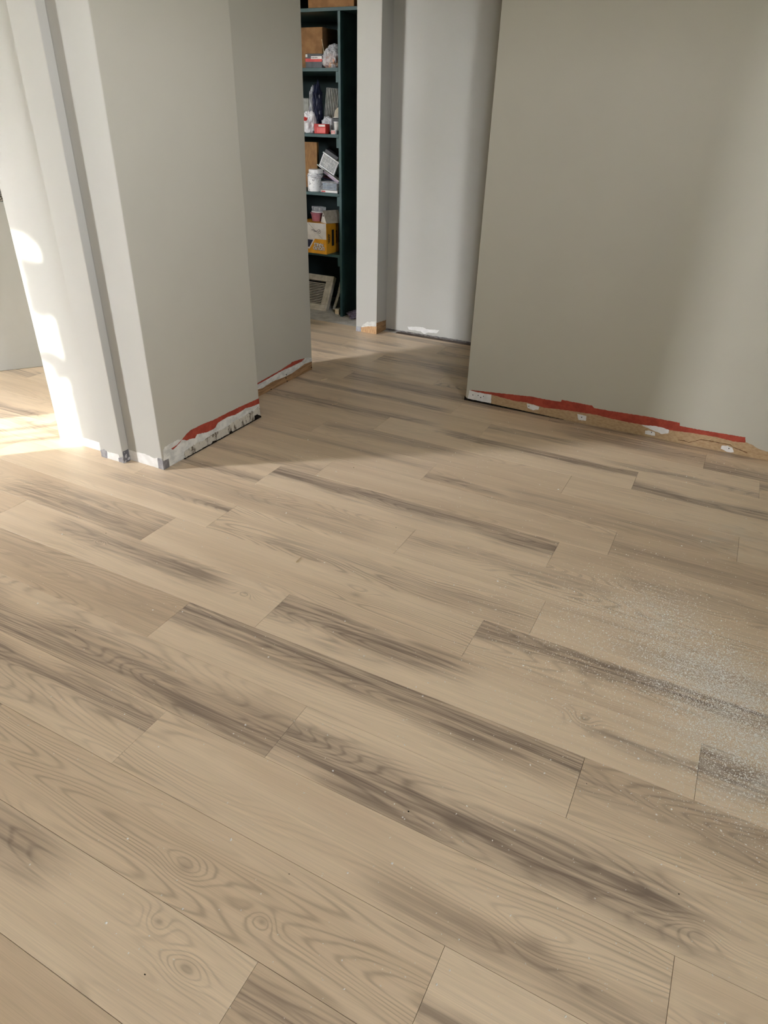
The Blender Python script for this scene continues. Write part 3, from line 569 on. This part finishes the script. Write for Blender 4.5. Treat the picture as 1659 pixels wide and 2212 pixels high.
# shelf A
carton('cardboard_box', (-3.06, -2.871, 4.62, 4.82, SH['A'] + 0.0005, 1.815), CARD, 'tall brown carton at the back of the second shelf from the top')
r, hx, hy, hz = carton('small_carton', (-2.925, -2.796, 4.49, 4.57, SH['A'] + 0.0005, 1.662), DKGREYP, 'dark little carton with red and white print before the brown carton', flap=False)
MB().box(-hx, hx, -hy - 0.0012, -hy - 0.0002, 0.037, 0.055).build('red_print', REDC, r); MB().box(-0.02, hx - 0.001, -hy - 0.0016, -hy - 0.0003, 0.052, 0.068).build('white_label', PAPERW, r)
MB().box(-hx + 0.002, -hx + 0.016, -hy - 0.0014, -hy - 0.0002, 0.062, 0.078).build('white_label', PAPERW, r)
for i in range(4): MB().box(-0.014 + i * 0.012, -0.008 + i * 0.012, -hy - 0.002, -hy - 0.0017, 0.056, 0.063).build('print_mark', INK, r)
r = empty('wooden_stick', (-2.815, 4.55, SH['A']), 'thin pale stick leaning above the red and white carton', 'stick')
MB().tube((0, 0.03, 0.007), (-0.055, 0.06, 0.17), 0.0025).build('shaft', SPLINT, r); MB().tube((0.002, 0.029, 0.003), (0, 0.03, 0.008), 0.0029).build('tip', SPLINT, r)

def blob(name, parent, mat, loc, size, seed, amp=0.25, freq=2.2, cut=True, label=None):
    bm = bmesh.new(); bmesh.ops.create_icosphere(bm, subdivisions=4, radius=1.0)
    for v in bm.verts:
        n = mnoise.noise(v.co * freq + Vector((seed, seed * 2, 0))) + 0.5 * mnoise.noise(v.co * freq * 2.7 + Vector((seed, 0, 5)))
        rid = abs(mnoise.noise(v.co * freq * 1.6 + Vector((0, seed, 9))))
        p = v.co * (1 + amp * n - amp * 0.8 * rid)
        if cut: p.z = max(p.z, -0.72)
        v.co = Vector((p.x * size[0], p.y * size[1], (p.z + 0.72) * size[2] / 1.72))
    zmin = min(v.co.z for v in bm.verts)
    for v in bm.verts: v.co.z -= zmin
    me = bpy.data.meshes.new(name); bm.to_mesh(me); bm.free()
    me.materials.append(mat); o = bpy.data.objects.new(name, me); COL.objects.link(o); o.location = loc
    if parent: o.parent = parent
    if label: o['label'] = label
    return o
r = empty('bag_of_goods', (-2.735, 4.52, SH['A'] + 0.0005), 'clear bag of reddish and pale goods at the shelf end under the top board', 'bag')
blob('contents', r, BAGPINK, (0, 0, 0), (0.060, 0.050, 0.085), 3.3, 0.2)
blob('film', r, CLEARBAG, (0, 0, 0.0005), (0.066, 0.056, 0.122), 8.1, 0.3)
blob('gathered_neck', r, CLEARBAG, (0.01, 0.0, 0.105), (0.035, 0.03, 0.03), 5.1, 0.4)

# shelf B
zB = SH['B'] + 0.0005
carton('storage_box', (-3.10, -2.962, 4.57, 4.72, zB, 1.412), GREYP, 'grey lidded box behind the crumpled white bag', flap=True)
r = empty('film_roll_bag', (-2.915, 4.61, zB), 'upright navy and white plastic package beside the ribbed grey panels', 'package')
blob('package', r, NAVY, (0, 0, 0), (0.030, 0.05, 0.262), 1.7, 0.22, cut=False)
blob('white_film', r, CLEARBAG, (-0.022, -0.02, 0), (0.022, 0.045, 0.235), 6.4, 0.25, cut=False)
# ribbed panels leaning back
r = empty('ribbed_panel', (-2.832, 4.62, zB + 0.004), 'grey ribbed plastic panel standing upright on the middle shelf', 'panel', rot=(math.radians(-6), math.radians(4), 0))
MB().box(-0.052, 0.052, 0.006, 0.016, 0.003, 0.270).build('sheet', GREYP, r, bevel=0.001)
for i in range(8): MB().box(-0.050 + i * 0.0135, -0.0435 + i * 0.0135, 0.0, 0.0055, 0.003, 0.268).build('rib', GREYP, r, bevel=0.001)
r = empty('dust_mask', (-2.703, 4.545, zB), 'pale domed dust mask at the right end of the middle shelf', 'mask')
MB().box(-0.036, 0.036, -0.035, 0.06, 0, 0.095).build('packet', DKGREYP, r, bevel=0.006)
MB().lathe([(0.052, 0.0), (0.05, 0.018), (0.042, 0.038), (0.028, 0.055), (0.010, 0.064), (0.002, 0.065)], (0.006, 0, 0.0955), 20, 0.8, 0.8).build('dome', BEIGEP, r, smooth=True)
MB().lathe([(0.056, 0.0), (0.056, 0.004)], (0.006, 0, 0.0953), 20, 0.8, 0.8).build('rim', PAPERW, r)
r = empty('crumpled_bag', (-2.895, 4.475, zB), 'crumpled white bag with red print at the shelf front', 'bag')
blob('bag_body', r, BAGWHITE, (0, 0, 0), (0.040, 0.04, 0.145), 4.2, 0.30, 1.5)
blob('red_print', r, REDC, (-0.018, -0.030, 0.072), (0.022, 0.012, 0.020), 2.2, 0.3, cut=False)
r, hx, hy, hz = carton('red_carton', (-2.848, -2.757, 4.455, 4.51, zB, zB + 0.058), REDC, 'bright red carton at the front edge of the middle shelf', flap=False)
MB().box(-0.01, hx - 0.004, -hy - 0.001, -hy - 0.0002, 0.042, 0.054).build('white_label', PAPERW, r); MB().box(-0.024, hx - 0.002, -hy - 0.0012, -hy - 0.0003, 0.006, 0.036).build('print_panel', mottled('pale_red', lin(208, 92, 88), lin(222, 110, 104), scale=20), r)
r = empty('clear_bag', (-2.79, 4.545, zB), 'clear crinkled bag slumped behind and beside the red carton', 'bag')
blob('film', r, CLEARBAG, (0, 0, 0), (0.052, 0.022, 0.105), 7.7, 0.35); blob('contents', r, GREYP, (0.02, 0, 0.0006), (0.026, 0.014, 0.05), 9.1, 0.3)
r = empty('paper_cup', (-2.683, 4.485, zB), 'small white cup tucked against the green post', 'cup')
MB().lathe([(0.016, 0), (0.020, 0.04), (0.022, 0.072), (0.0195, 0.072), (0.015, 0.006)], (0, 0, 0), 16).build('cup_wall', PAPERW, r, smooth=True); MB().lathe([(0.0225, 0.068), (0.0235, 0.071), (0.0225, 0.074)], (0, 0, 0), 16).build('rim', WHITEP, r)
r = empty('striped_packet', (-2.683, 4.444, zB), 'tiny red and white striped packet on the shelf front by the post', 'packet')
MB().box(-0.018, 0.018, -0.012, 0.012, 0, 0.024).build('packet_body', PAPERW, r, bevel=0.001)
for i in range(3): MB().box(-0.014 + i * 0.011, -0.009 + i * 0.011, -0.0130, -0.0122, 0.002, 0.022).build('red_stripe', REDC, r)

# shelf C
zC = SH['C'] + 0.0005
r = empty('wood_board', (-3.04, 4.70, zC), 'upright brown board at the back of the shelf behind the white tub', 'board')
MB().box(-0.06, 0.055, 0, 0.018, 0, 0.30).build('board_panel', mottled('brown_ply', lin(128, 88, 40), lin(156, 112, 58), scale=20, stretch=(6, 6, 1)), r, bevel=0.001); MB().box(-0.06, 0.055, 0.0185, 0.022, 0, 0.30).build('ply_backing', CARD, r)
r = empty('lidded_tub', (-2.864, 4.466, zC), 'white printed tub with white lid, packed left on the fourth shelf', 'tub')
MB().lathe([(0.044, 0), (0.047, 0.004), (0.047, 0.105), (0.044, 0.115)], (0, 0, 0), 40).build('tub_body', LABELTUB, r); MB().lathe([(0.049, 0.0), (0.051, 0.003), (0.051, 0.022), (0.047, 0.026)], (0.014, 0, 0.1155), 24).build('lid', WHITEP, r)
blob('bag_ruffle', r, CLEARBAG, (0.006, 0.0, 0.082), (0.056, 0.054, 0.040), 2.9, 0.25, 3)
r = empty('screw_box', (-2.731, 4.475, zC), 'clear box of bluish screws at the front of the fourth shelf', 'box')
MB().box(-0.068, 0.066, -0.03, 0.03, 0.014, 0.070).build('clear_body', CLEAR, r, bevel=0.002); MB().box(-0.070, 0.068, -0.031, 0.031, 0, 0.0135).build('label_strip', PAPERW, r, bevel=0.001)
MB().box(-0.062, -0.03, -0.0322, -0.0312, 0.003, 0.010).build('red_print', REDC, r)
for i in range(5):
    z = 0.020 + i * 0.0085; MB().tube((-0.060, -0.018 + 0.006 * (i % 2), z + 0.004), (0.045, -0.014, z), 0.0032).tube((0.045, -0.014, z), (0.050, -0.014, z), 0.0055).build('screw', SCREWBLUE, r)
r = empty('wallet_case', (-2.850, 4.555, 0.922), 'dark maroon flat case wedged between white tub and post', 'case', rot=(0, math.radians(9), 0))
MB().box(0, 0.160, 0, 0.06, 0.004, 0.022).build('case_body', mottled('maroon', lin(64, 30, 38), lin(90, 44, 52), scale=20), r, bevel=0.003); MB().box(0.0, 0.10, -0.0015, -0.0003, 0.0, 0.010).build('navy_edge', NAVY, r)
MB().box(0.01, 0.15, 0.002, 0.058, -0.004, 0.0035).build('sleeve', GREYP, r)
r = empty('white_slat', (-2.872, 4.548, 1.0145), 'thin white slat sloping down to the post under the tipped organiser', 'slat', rot=(0, math.radians(28.3), 0))
MB().box(0, 0.212, -0.03, 0.012, -0.004, 0.0005).build('slat_board', PAPERW, r); MB().box(0.07, 0.205, -0.0305, 0.0122, -0.020, -0.0043).build('pink_sheet', mottled('pale_mauve', lin(176, 158, 176), lin(196, 180, 196), scale=14), r)
r = empty('parts_organizer', (-2.856, 4.515, 1.0085), 'clear parts organiser tipped steeply against the green post', 'organizer', rot=(0, math.radians(26.5), 0))
MB().box(0.003, 0.138, 0, 0.06, 0.002, 0.090).build('tray', mottled('cluttered_grey', lin(92, 90, 72), lin(182, 180, 164), scale=75, rough=0.4, lo=0.42, hi=0.58), r, bevel=0.003)
MB().box(-0.004, 0.143, -0.004, 0.064, 0.0905, 0.098).build('lid_rim', WHITEP, r, bevel=0.002); MB().box(0.001, 0.140, -0.0025, -0.0005, 0.002, 0.090).build('clear_front', CLEAR, r)
for q in ((0.004, 0.134, 0.005, 0.010), (0.004, 0.010, 0.010, 0.088), (0.130, 0.136, 0.010, 0.088)): MB().box(q[0], q[1], -0.0040, -0.0027, q[2], q[3]).build('front_edge', WHITEP, r)
MB().box(0.004, 0.118, 0.006, 0.055, 0.0985, 0.122).build('dark_top', DKGREYP, r, bevel=0.002)

# shelf D: the big adhesive carton, its white lid, and what stands on it
zD = SH['D'] + 0.0005
BX0, BX1, BY0, BY1, BH = -2.97, -2.722, 4.383, 4.555, 0.208
r = empty('adhesive_carton', ((BX0 + BX1) / 2, (BY0 + BY1) / 2, zD), 'orange-yellow adhesive carton with white panel, LIQUID NAILS printed upside down', 'box')
hx, hy = (BX1 - BX0) / 2, (BY1 - BY0) / 2
MB().box(-hx, hx, -hy, hy, 0, BH).build('carton_body', ORANGE, r, bevel=0.0015)
layer('white_panel', [(-hx + 0.001, 0.098), (-hx + 0.001, BH - 0.001), (hx - 0.0005, BH - 0.001), (hx - 0.0005, 0.101)], 'y', -hy, 0.0, 0.0008, PAPERW, r, 0, 1)
lx = -2.876 - (BX0 + BX1) / 2
layer('white_chevron', [(lx - 0.05, 0.099), (lx + 0.056, 0.099), (lx + 0.008, 0.028), (lx - 0.05, 0.028)], 'y', -hy, 0.0, 0.0006, PAPERW, r, 0, 1)
layer('navy_triangle', [(lx - 0.05, 0.092), (lx + 0.042, 0.092), (lx + 0.008, 0.040), (lx - 0.05, 0.040)], 'y', -hy, 0.0, 0.0011, NAVY, r, 0, 1)
layer('fold_line', [(lx + 0.0, 0.205), (lx + 0.003, 0.205), (lx + 0.122, 0.103), (lx + 0.119, 0.103)], 'y', -hy, 0.0, 0.0012, GREYP, r, 0, 1)
mb = MB()
for i in range(16):
    a, b = 2 * math.pi * i / 16, 2 * math.pi * (i + 1) / 16; cx, cz = lx + 0.094, 0.152
    mb.add([(cx + rr * math.cos(t), -hy - 0.0012, cz + rr * math.sin(t)) for t in (a, b) for rr in (0.0115, 0.0140)], [(0, 1, 3, 2)])
mb.add([(lx + 0.094 + q[0], -hy - 0.0012, 0.152 + q[1]) for q in ((-0.006, -0.004), (-0.003, -0.007), (0.007, 0.006), (0.004, 0.008))], [(0, 1, 2, 3)])
mb.box(lx + 0.030, lx + 0.055, -hy - 0.0013, -hy - 0.0009, 0.157, 0.160).box(lx + 0.048, lx + 0.075, -hy - 0.0013, -hy - 0.0009, 0.150, 0.154)
mb.build('printed_mark', INK, r)
def lettering(name, body, size, mat, parent, loc, rot, bold=0.0, depth=0.0003):
    cu = bpy.data.curves.new('t', 'FONT'); cu.body = body; cu.size = size; cu.align_x = 'CENTER'; cu.align_y = 'CENTER'
    cu.offset = bold; cu.extrude = depth; cu.space_line = 0.82; cu.resolution_u = 3
    to = bpy.data.objects.new('t', cu); COL.objects.link(to)
    dg = bpy.context.evaluated_depsgraph_get(); me = bpy.data.meshes.new_from_object(to.evaluated_get(dg))
    bpy.data.objects.remove(to); bpy.data.curves.remove(cu)
    me.materials.clear(); me.materials.append(mat)
    o = bpy.data.objects.new(name, me); COL.objects.link(o); o.parent = parent; o.location = loc; o.rotation_euler = rot
    return o
tx = -2.787 - (BX0 + BX1) / 2
R90 = math.radians(90)
lettering('lettering_outline', 'LIQUID\nNAILS', 0.030, INK, r, (tx + 0.001, -hy - 0.0010, 0.049), (R90, math.pi, 0), 0.0024)
lettering('lettering', 'LIQUID\nNAILS', 0.030, PAPERW, r, (tx, -hy - 0.0018, 0.050), (R90, math.pi, 0), 0.0010)
lettering('side_lettering', 'LIQUID\nNAILS', 0.020, INK, r, (hx + 0.0008, -hy + 0.036, 0.105), (R90, -R90, R90), 0.0008)
MB().box(hx + 0.0002, hx + 0.0009, -hy + 0.074, -hy + 0.106, 0.05, 0.16).build('printed_shape', INK, r, bevel=0.0002)
lettering('side_lettering', 'ADHESIVE', 0.020, INK, r, (hx + 0.0008, -hy + 0.142, 0.105), (R90, -R90, R90), 0.0006)
zT = zD + BH + 0.0005
r = empty('pink_tub', (-2.853, 4.475, zT), 'translucent pink tub standing on the orange-yellow carton', 'tub')
MB().lathe([(0.036, 0), (0.038, 0.003), (0.045, 0.050), (0.0435, 0.050), (0.036, 0.004)], (0, 0, 0), 24).build('tub_body', PINKP, r, smooth=False); MB().lathe([(0.0455, 0.050), (0.0500, 0.052), (0.0500, 0.056), (0.044, 0.058)], (0, 0, 0), 24).build('rim', PINKP, r)
r = empty('clear_container', (-2.842, 4.48, zT + 0.0585), 'clear lidded container stacked on the pink tub', 'container')
MB().lathe([(0.046, 0.008), (0.050, 0.036), (0.047, 0.038)], (0, 0, 0), 4, 1.25, 0.8).build('body', CLEAR, r); MB().lathe([(0.052, 0.0), (0.056, 0.003), (0.056, 0.007), (0.050, 0.0078)], (0, 0, 0), 24, 1.0, 0.85).build('lid', WHITEP, r)
for i in range(4): MB().box(-0.034 + i * 0.018, -0.024 + i * 0.018, -0.006, 0.006, 0.010, 0.030).build('content_piece', DKGREYP if i % 2 else GREYP, r)
# folded card house
r = empty('card_house', (-2.728, 4.455, zT), 'little grey gable-roofed card house on the orange-yellow carton', 'card', rot=(0, 0, math.radians(-28)))
h = 0.076
MB().add([(-0.042, -0.058, 0), (0.040, -0.058, 0), (-0.004, -0.058, h), (-0.042, 0.06, 0), (0.040, 0.06, 0), (-0.004, 0.06, h)], [(0, 1, 2), (3, 5, 4), (0, 3, 4, 1), (0, 2, 5, 3), (1, 4, 5, 2)]).build('gable', PAPERW, r)
MB().add([(-0.004, -0.062, h + 0.001), (0.046, -0.062, 0.001), (0.046, 0.064, 0.001), (-0.004, 0.064, h + 0.001), (-0.002, -0.062, h + 0.006), (0.051, -0.062, 0.003), (0.051, 0.064, 0.003), (-0.002, 0.064, h + 0.006)], [(0, 1, 2, 3), (7, 6, 5, 4), (0, 4, 5, 1), (1, 5, 6, 2), (2, 6, 7, 3), (3, 7, 4, 0)]).build('roof', mottled('grey_card', lin(136, 128, 114), lin(158, 150, 134), scale=30, rough=0.9), r)
MB().box(-0.008, 0.002, -0.0586, -0.0581, h * 0.55, h * 0.7).build('slot', INK, r)

# closet floor: grille leaning in the bottom bay, loose bits
r = empty('vent_grille', (-2.952, 4.485, 0.0005), 'yellowed plastic vent grille leaning in the bottom bay', 'grille', rot=(math.radians(-29), 0, 0))
w2, hh, dep = 0.150, 0.275, 0.040
mb = MB(); a = 0.050
mb.box(-w2, w2, 0, dep, 0, a).box(-w2, w2, 0, dep, hh - 0.045, hh).box(-w2, -w2 + 0.06, 0, dep, a, hh - 0.045).box(w2 - 0.062, w2, 0, dep, a, hh - 0.045)
mb.build('frame', BEIGEP, r, bevel=0.004)
for i in range(13):
    z = a + 0.004 + i * 0.0126
    MB().box(-w2 + 0.06, w2 - 0.062, 0.004, 0.010, z, z + 0.0058).build('slat', BEIGEP, r)
MB().box(-w2 + 0.058, w2 - 0.060, 0.024, 0.028, a, hh - 0.045).build('dark_backing', BLACK, r)
mb = MB(); q = 0.018
mb.box(-w2 + q, w2 - q, -0.0035, -0.0002, q, q + 0.004).box(-w2 + q, w2 - q, -0.0035, -0.0002, hh - q - 0.004, hh - q).box(-w2 + q, -w2 + q + 0.004, -0.0035, -0.0002, q, hh - q).box(w2 - q - 0.004, w2 - q, -0.0035, -0.0002, q, hh - q)
mb.build('moulding', BEIGEP, r)
r = empty('plaster_shard', (-2.808, 4.57, 0.0), 'thin pale broken shard standing behind the vent grille', 'shard', rot=(math.radians(-27), 0, 0))
layer('shard_sheet', [(0.018, 0.001), (0.040, 0.001), (0.050, 0.10), (0.044, 0.262), (0.028, 0.255), (0.030, 0.12)], 'y', 0.0, 0, 0.006, PLASTER, r, 0.0015, 0.01)
MB().box(0.020, 0.036, 0.0002, 0.004, 0.001, 0.08).build('paper_backing', TAN, r)
r = empty('wood_offcut', (-2.682, 4.475, -0.001), 'small cream wood offcut on the floor by the green post', 'offcut')
MB().box(-0.018, 0.016, -0.02, 0.025, 0, 0.042).build('block', BEIGEP, r, bevel=0.002); MB().box(-0.0175, 0.0155, -0.0206, -0.0201, 0.004, 0.038).build('end_grain', SPLINT, r)
r = empty('cloth', (-2.52, 4.50, -0.0012), 'mauve-grey rag heaped on the closet floor behind the jamb', 'cloth')
blob('rag_heap', r, PURPLE, (0, 0, 0), (0.080, 0.11, 0.045), 5.5, 0.35, 2.4); blob('rag_fold', r, PURPLE, (0.02, -0.02, 0.02), (0.05, 0.05, 0.035), 1.5, 0.4, 2.4)

# ------------------------------------------------------------------ loose bits on the floor
def splinter(loc, L, ang, label):
    r = empty('wood_splinter', loc, label, 'splinter', rot=(0, 0, ang))
    MB().add([(-L / 2, -0.002, 0), (L / 2, -0.0012, 0), (L / 2 + 0.004, 0.0008, 0.001), (-L / 2, 0.002, 0), (-L / 2, -0.0015, 0.003), (L / 2, -0.001, 0.0025), (-L / 2, 0.0015, 0.0035)], [(0, 3, 2, 1), (0, 1, 5, 4), (1, 2, 5), (4, 5, 2, 6), (0, 4, 6, 3), (3, 6, 2)]).build('sliver', SPLINT, r)
    MB().box(-L * 0.3, L * 0.1, -0.0028, -0.0021, 0, 0.0012).build('loose_fibre', SPLINT, r)
splinter((-1.096, 1.548, 0.0), 0.034, math.radians(96), 'pale wood splinter lying on the open floor among the middle planks')
splinter((-1.985, 3.143, 0.0), 0.036, math.radians(62), 'pale splinter on the floor near the set-back wall section')
splinter((-1.733, 2.848, 0.0), 0.040, math.radians(70), 'pale splinter on the floor in front of the hallway entrance')
def dust():
    rnd = random.Random(5); vs = []; fs = []
    def inroom(x, y):
        if y > 3.25 and x > -1.17: return False
        if y > 4.2 or x > 1.4 or x < -2.6 or y < 0.15: return False
        if x < -1.95 and y > 1.8 and y < 2.52: return False
        if x < -2.13 and 2.4 < y < 3.28: return False
        return True
    def chip(x, y, s):
        n = len(vs); a = rnd.uniform(0, 6.28); e = rnd.uniform(0.6, 1.5)
        P = []
        for k in range(4):
            t = a + k * 1.5708; rr = s * rnd.uniform(0.6, 1.1) * (e if k % 2 else 1 / e)
            P.append((x + rr * math.cos(t), y + rr * math.sin(t), 0.0001))
        zz = s * rnd.uniform(0.5, 1.0)
        vs.extend(P); vs.append((x + s * 0.25, y, zz)); vs.append((x - s * 0.25, y + s * 0.1, zz * 0.9))
        fs.extend([(n, n + 1, n + 4), (n + 1, n + 2, n + 5), (n + 1, n + 5, n + 4), (n + 2, n + 3, n + 5), (n + 3, n, n + 4), (n + 3, n + 4, n + 5)])
    spots = [(0.033, 1.864, 0.10, 0.6), (0.0, 1.78, 0.16, 0.8), (0.16, 1.675, 0.12, 2.0), (0.239, 1.577, 0.11, 2.2), (0.332, 1.42, 0.13, 2.4), (0.36, 1.62, 0.16, 1.6), (0.30, 1.33, 0.12, 1.2), (-0.10, 1.60, 0.22, 0.9), (0.15, 1.6, 0.30, 1.6)]
    tot = sum(s[3] for s in spots)
    for sx, sy, sr, wt in spots:
        for _ in range(int(26000 * wt / tot)):
            x, y = rnd.gauss(sx, sr * 0.8), rnd.gauss(sy, sr * 0.8)
            if inroom(x, y): chip(x, y, min(0.0034, 0.0009 + rnd.expovariate(1 / 0.00042)))
    for _ in range(5200):
        x, y = rnd.uniform(-2.4, 1.2), rnd.uniform(0.3, 4.15)
        p = 0.25 + 0.75 * max(0.0, min(1.0, (x + 1.6) / 1.6))
        if y > 3.3: p *= 0.3
        if rnd.random() < p and inroom(x, y): chip(x, y, min(0.0036, 0.0011 + rnd.expovariate(1 / 0.00055)))
    o = MB().add(vs, fs)
    me = bpy.data.meshes.new('plaster_dust'); me.from_pydata(o.v, [], o.f); me.materials.append(DUSTM)
    ob = bpy.data.objects.new('plaster_dust', me); COL.objects.link(ob)
    tag(ob, 'white plaster crumbs scattered over the planks, thickest at right', 'debris', kind='stuff')
dust()
def dark_crumbs():
    rnd = random.Random(9); mb = MB()
    for x, y in ((-1.79, 1.35), (-1.46, 0.93), (-0.50, 0.62), (-1.28, 2.25), (-0.75, 2.35), (-0.62, 0.35), (-0.35, 0.86), (-0.02, 1.12), (-0.9, 1.9), (-2.2, 1.2), (-0.7, 0.2), (0.2, 0.95)):
        s = rnd.uniform(0.0008, 0.0016); mb.box(x - s, x + s, y - s * 0.7, y + s * 0.7, 0, s)
    o = mb.build('dark_grit', BLACK); tag(o, 'few dark grit specks scattered across the planks', 'debris', kind='stuff')
dark_crumbs()

# ------------------------------------------------------------------ tree outside the left window (breaks up the low sun)
tree = empty('garden_tree', (-5.6, -2.6, -0.2), 'leafy garden tree outside the left window, unseen but casting dapples', 'tree')
def tree_parts():
    rnd = random.Random(3); T = (-5.6, -2.6, -0.2)
    D = Vector((0.67, 0.74, -0.325))
    def back(X, Z, x=-5.35):
        t = (X - x) / 0.67; return Vector((X, 1.83, Z)) - D * t
    tr = MB().tube((0, 0, 0), (0.05, 0.1, 2.1), 0.07, 10, 0.04).tube((0.05, 0.1, 2.1), (0.2, 0.9, 2.3), 0.025, 8, 0.012).tube((0.05, 0.1, 1.7), (0.22, 0.9, 1.85), 0.022, 8, 0.01)
    tr.build('trunk', BARK, tree)
    for x, y in ((-5.585, -1.21), (-5.46, -1.30), (-5.52, -1.255)): MB().tube((x + 5.6, y + 2.6, 0.0), (x + 5.6, y + 2.6, 2.7), 0.016 if x != -5.52 else 0.008, 6).build('stem', BARK, tree)
    vs = []; fs = []
    def leaf(p, s):
        n = len(vs); a = Vector((rnd.gauss(0, 1), rnd.gauss(0, 1), rnd.gauss(0, 1))).normalized(); b = a.orthogonal().normalized()
        for q in (a * s, b * s * 0.55, -a * s, -b * s * 0.55): vs.append(tuple(p + q - Vector(T)))
        fs.append((n, n + 1, n + 2, n + 3))
    zones = [((-2.565, -2.36), (0.575, 0.785), 900), ((-2.60, -2.50), (0.365, 0.408), 150), ((-2.52, -2.36), (0.315, 0.398), 300), ((-2.60, -2.545), (0.895, 0.945), 60), ((-2.42, -2.33), (0.79, 1.1), 140), ((-2.44, -2.36), (0.20, 0.31), 50), ((-2.65, -2.3), (1.0, 1.25), 500), ((-2.41, -2.36), (0.41, 0.60), 120), ((-2.60, -2.42), (0.02, 0.30), 24), ((-2.56, -2.43), (0.85, 0.95), 10)]
    for (x0, x1), (z0, z1), n in zones:
        for _ in range(n): leaf(back(rnd.uniform(x0, x1), rnd.uniform(z0, z1), -5.35 - rnd.uniform(0, 0.25)), rnd.uniform(0.014, 0.026))
    me = bpy.data.meshes.new('foliage'); me.from_pydata(vs, [], fs); me.materials.append(LEAF)
    o = bpy.data.objects.new('foliage', me); COL.objects.link(o); o.parent = tree; o['kind'] = 'stuff'
tree_parts()

# unseen hedge, added to cut off the low bright sky
hedge = empty('added_hedge', (-9.4, -5.6, -0.2), 'long clipped green hedge added outside the view to hide the low sky', 'hedge', rot=(0, 0, math.atan2(-0.67, 0.74)))
hv = []; hf = []; nx = 60; prof = [(-0.5, 0.0), (-0.55, 1.0), (-0.5, 2.05), (-0.3, 2.32), (0.3, 2.32), (0.5, 2.05), (0.55, 1.0), (0.5, 0.0)]
for i in range(nx + 1):
    for k, (py, pz) in enumerate(prof):
        n = mnoise.noise(Vector((i * 0.7, k * 1.3, 2.0))) * 0.08
        hv.append((-9 + 18 * i / nx, py * (1 + n), pz * (1 + n * 0.5)))
for i in range(nx):
    for k in range(7):
        a = i * 8 + k; hf.append((a, a + 1, a + 9, a + 8))
MB().add(hv, hf).build('foliage', LEAF, hedge)
MB().box(-8.9, 8.9, -0.05, 0.05, 0, 0.5).build('trunks', BARK, hedge)

# unseen slim cypress, added behind the hedge to block sky glow on the wall end
cyp = empty('added_cypress', (-11.58, -6.49, -0.2), 'slim tall dark cypress added outside the view to block sky glow', 'tree')
cp = []
for i in range(19):
    t = i / 18; cp.append((0.67 * (0.55 + 0.45 * math.sin(math.pi * min(1, t * 1.6 + 0.2))) * (1 - t ** 3) + 0.01, 0.5 + 5.3 * t))
o = MB().lathe(cp, (0, 0, 0), 22).build('foliage', LEAF, cyp)
for v in o.data.vertices:
    n = mnoise.noise(v.co * 3.1); v.co.x *= 1 + 0.18 * n; v.co.y *= 1 + 0.18 * n
MB().tube((0, 0, 0), (0, 0, 0.6), 0.09, 10, 0.07).build('trunk', BARK, cyp)
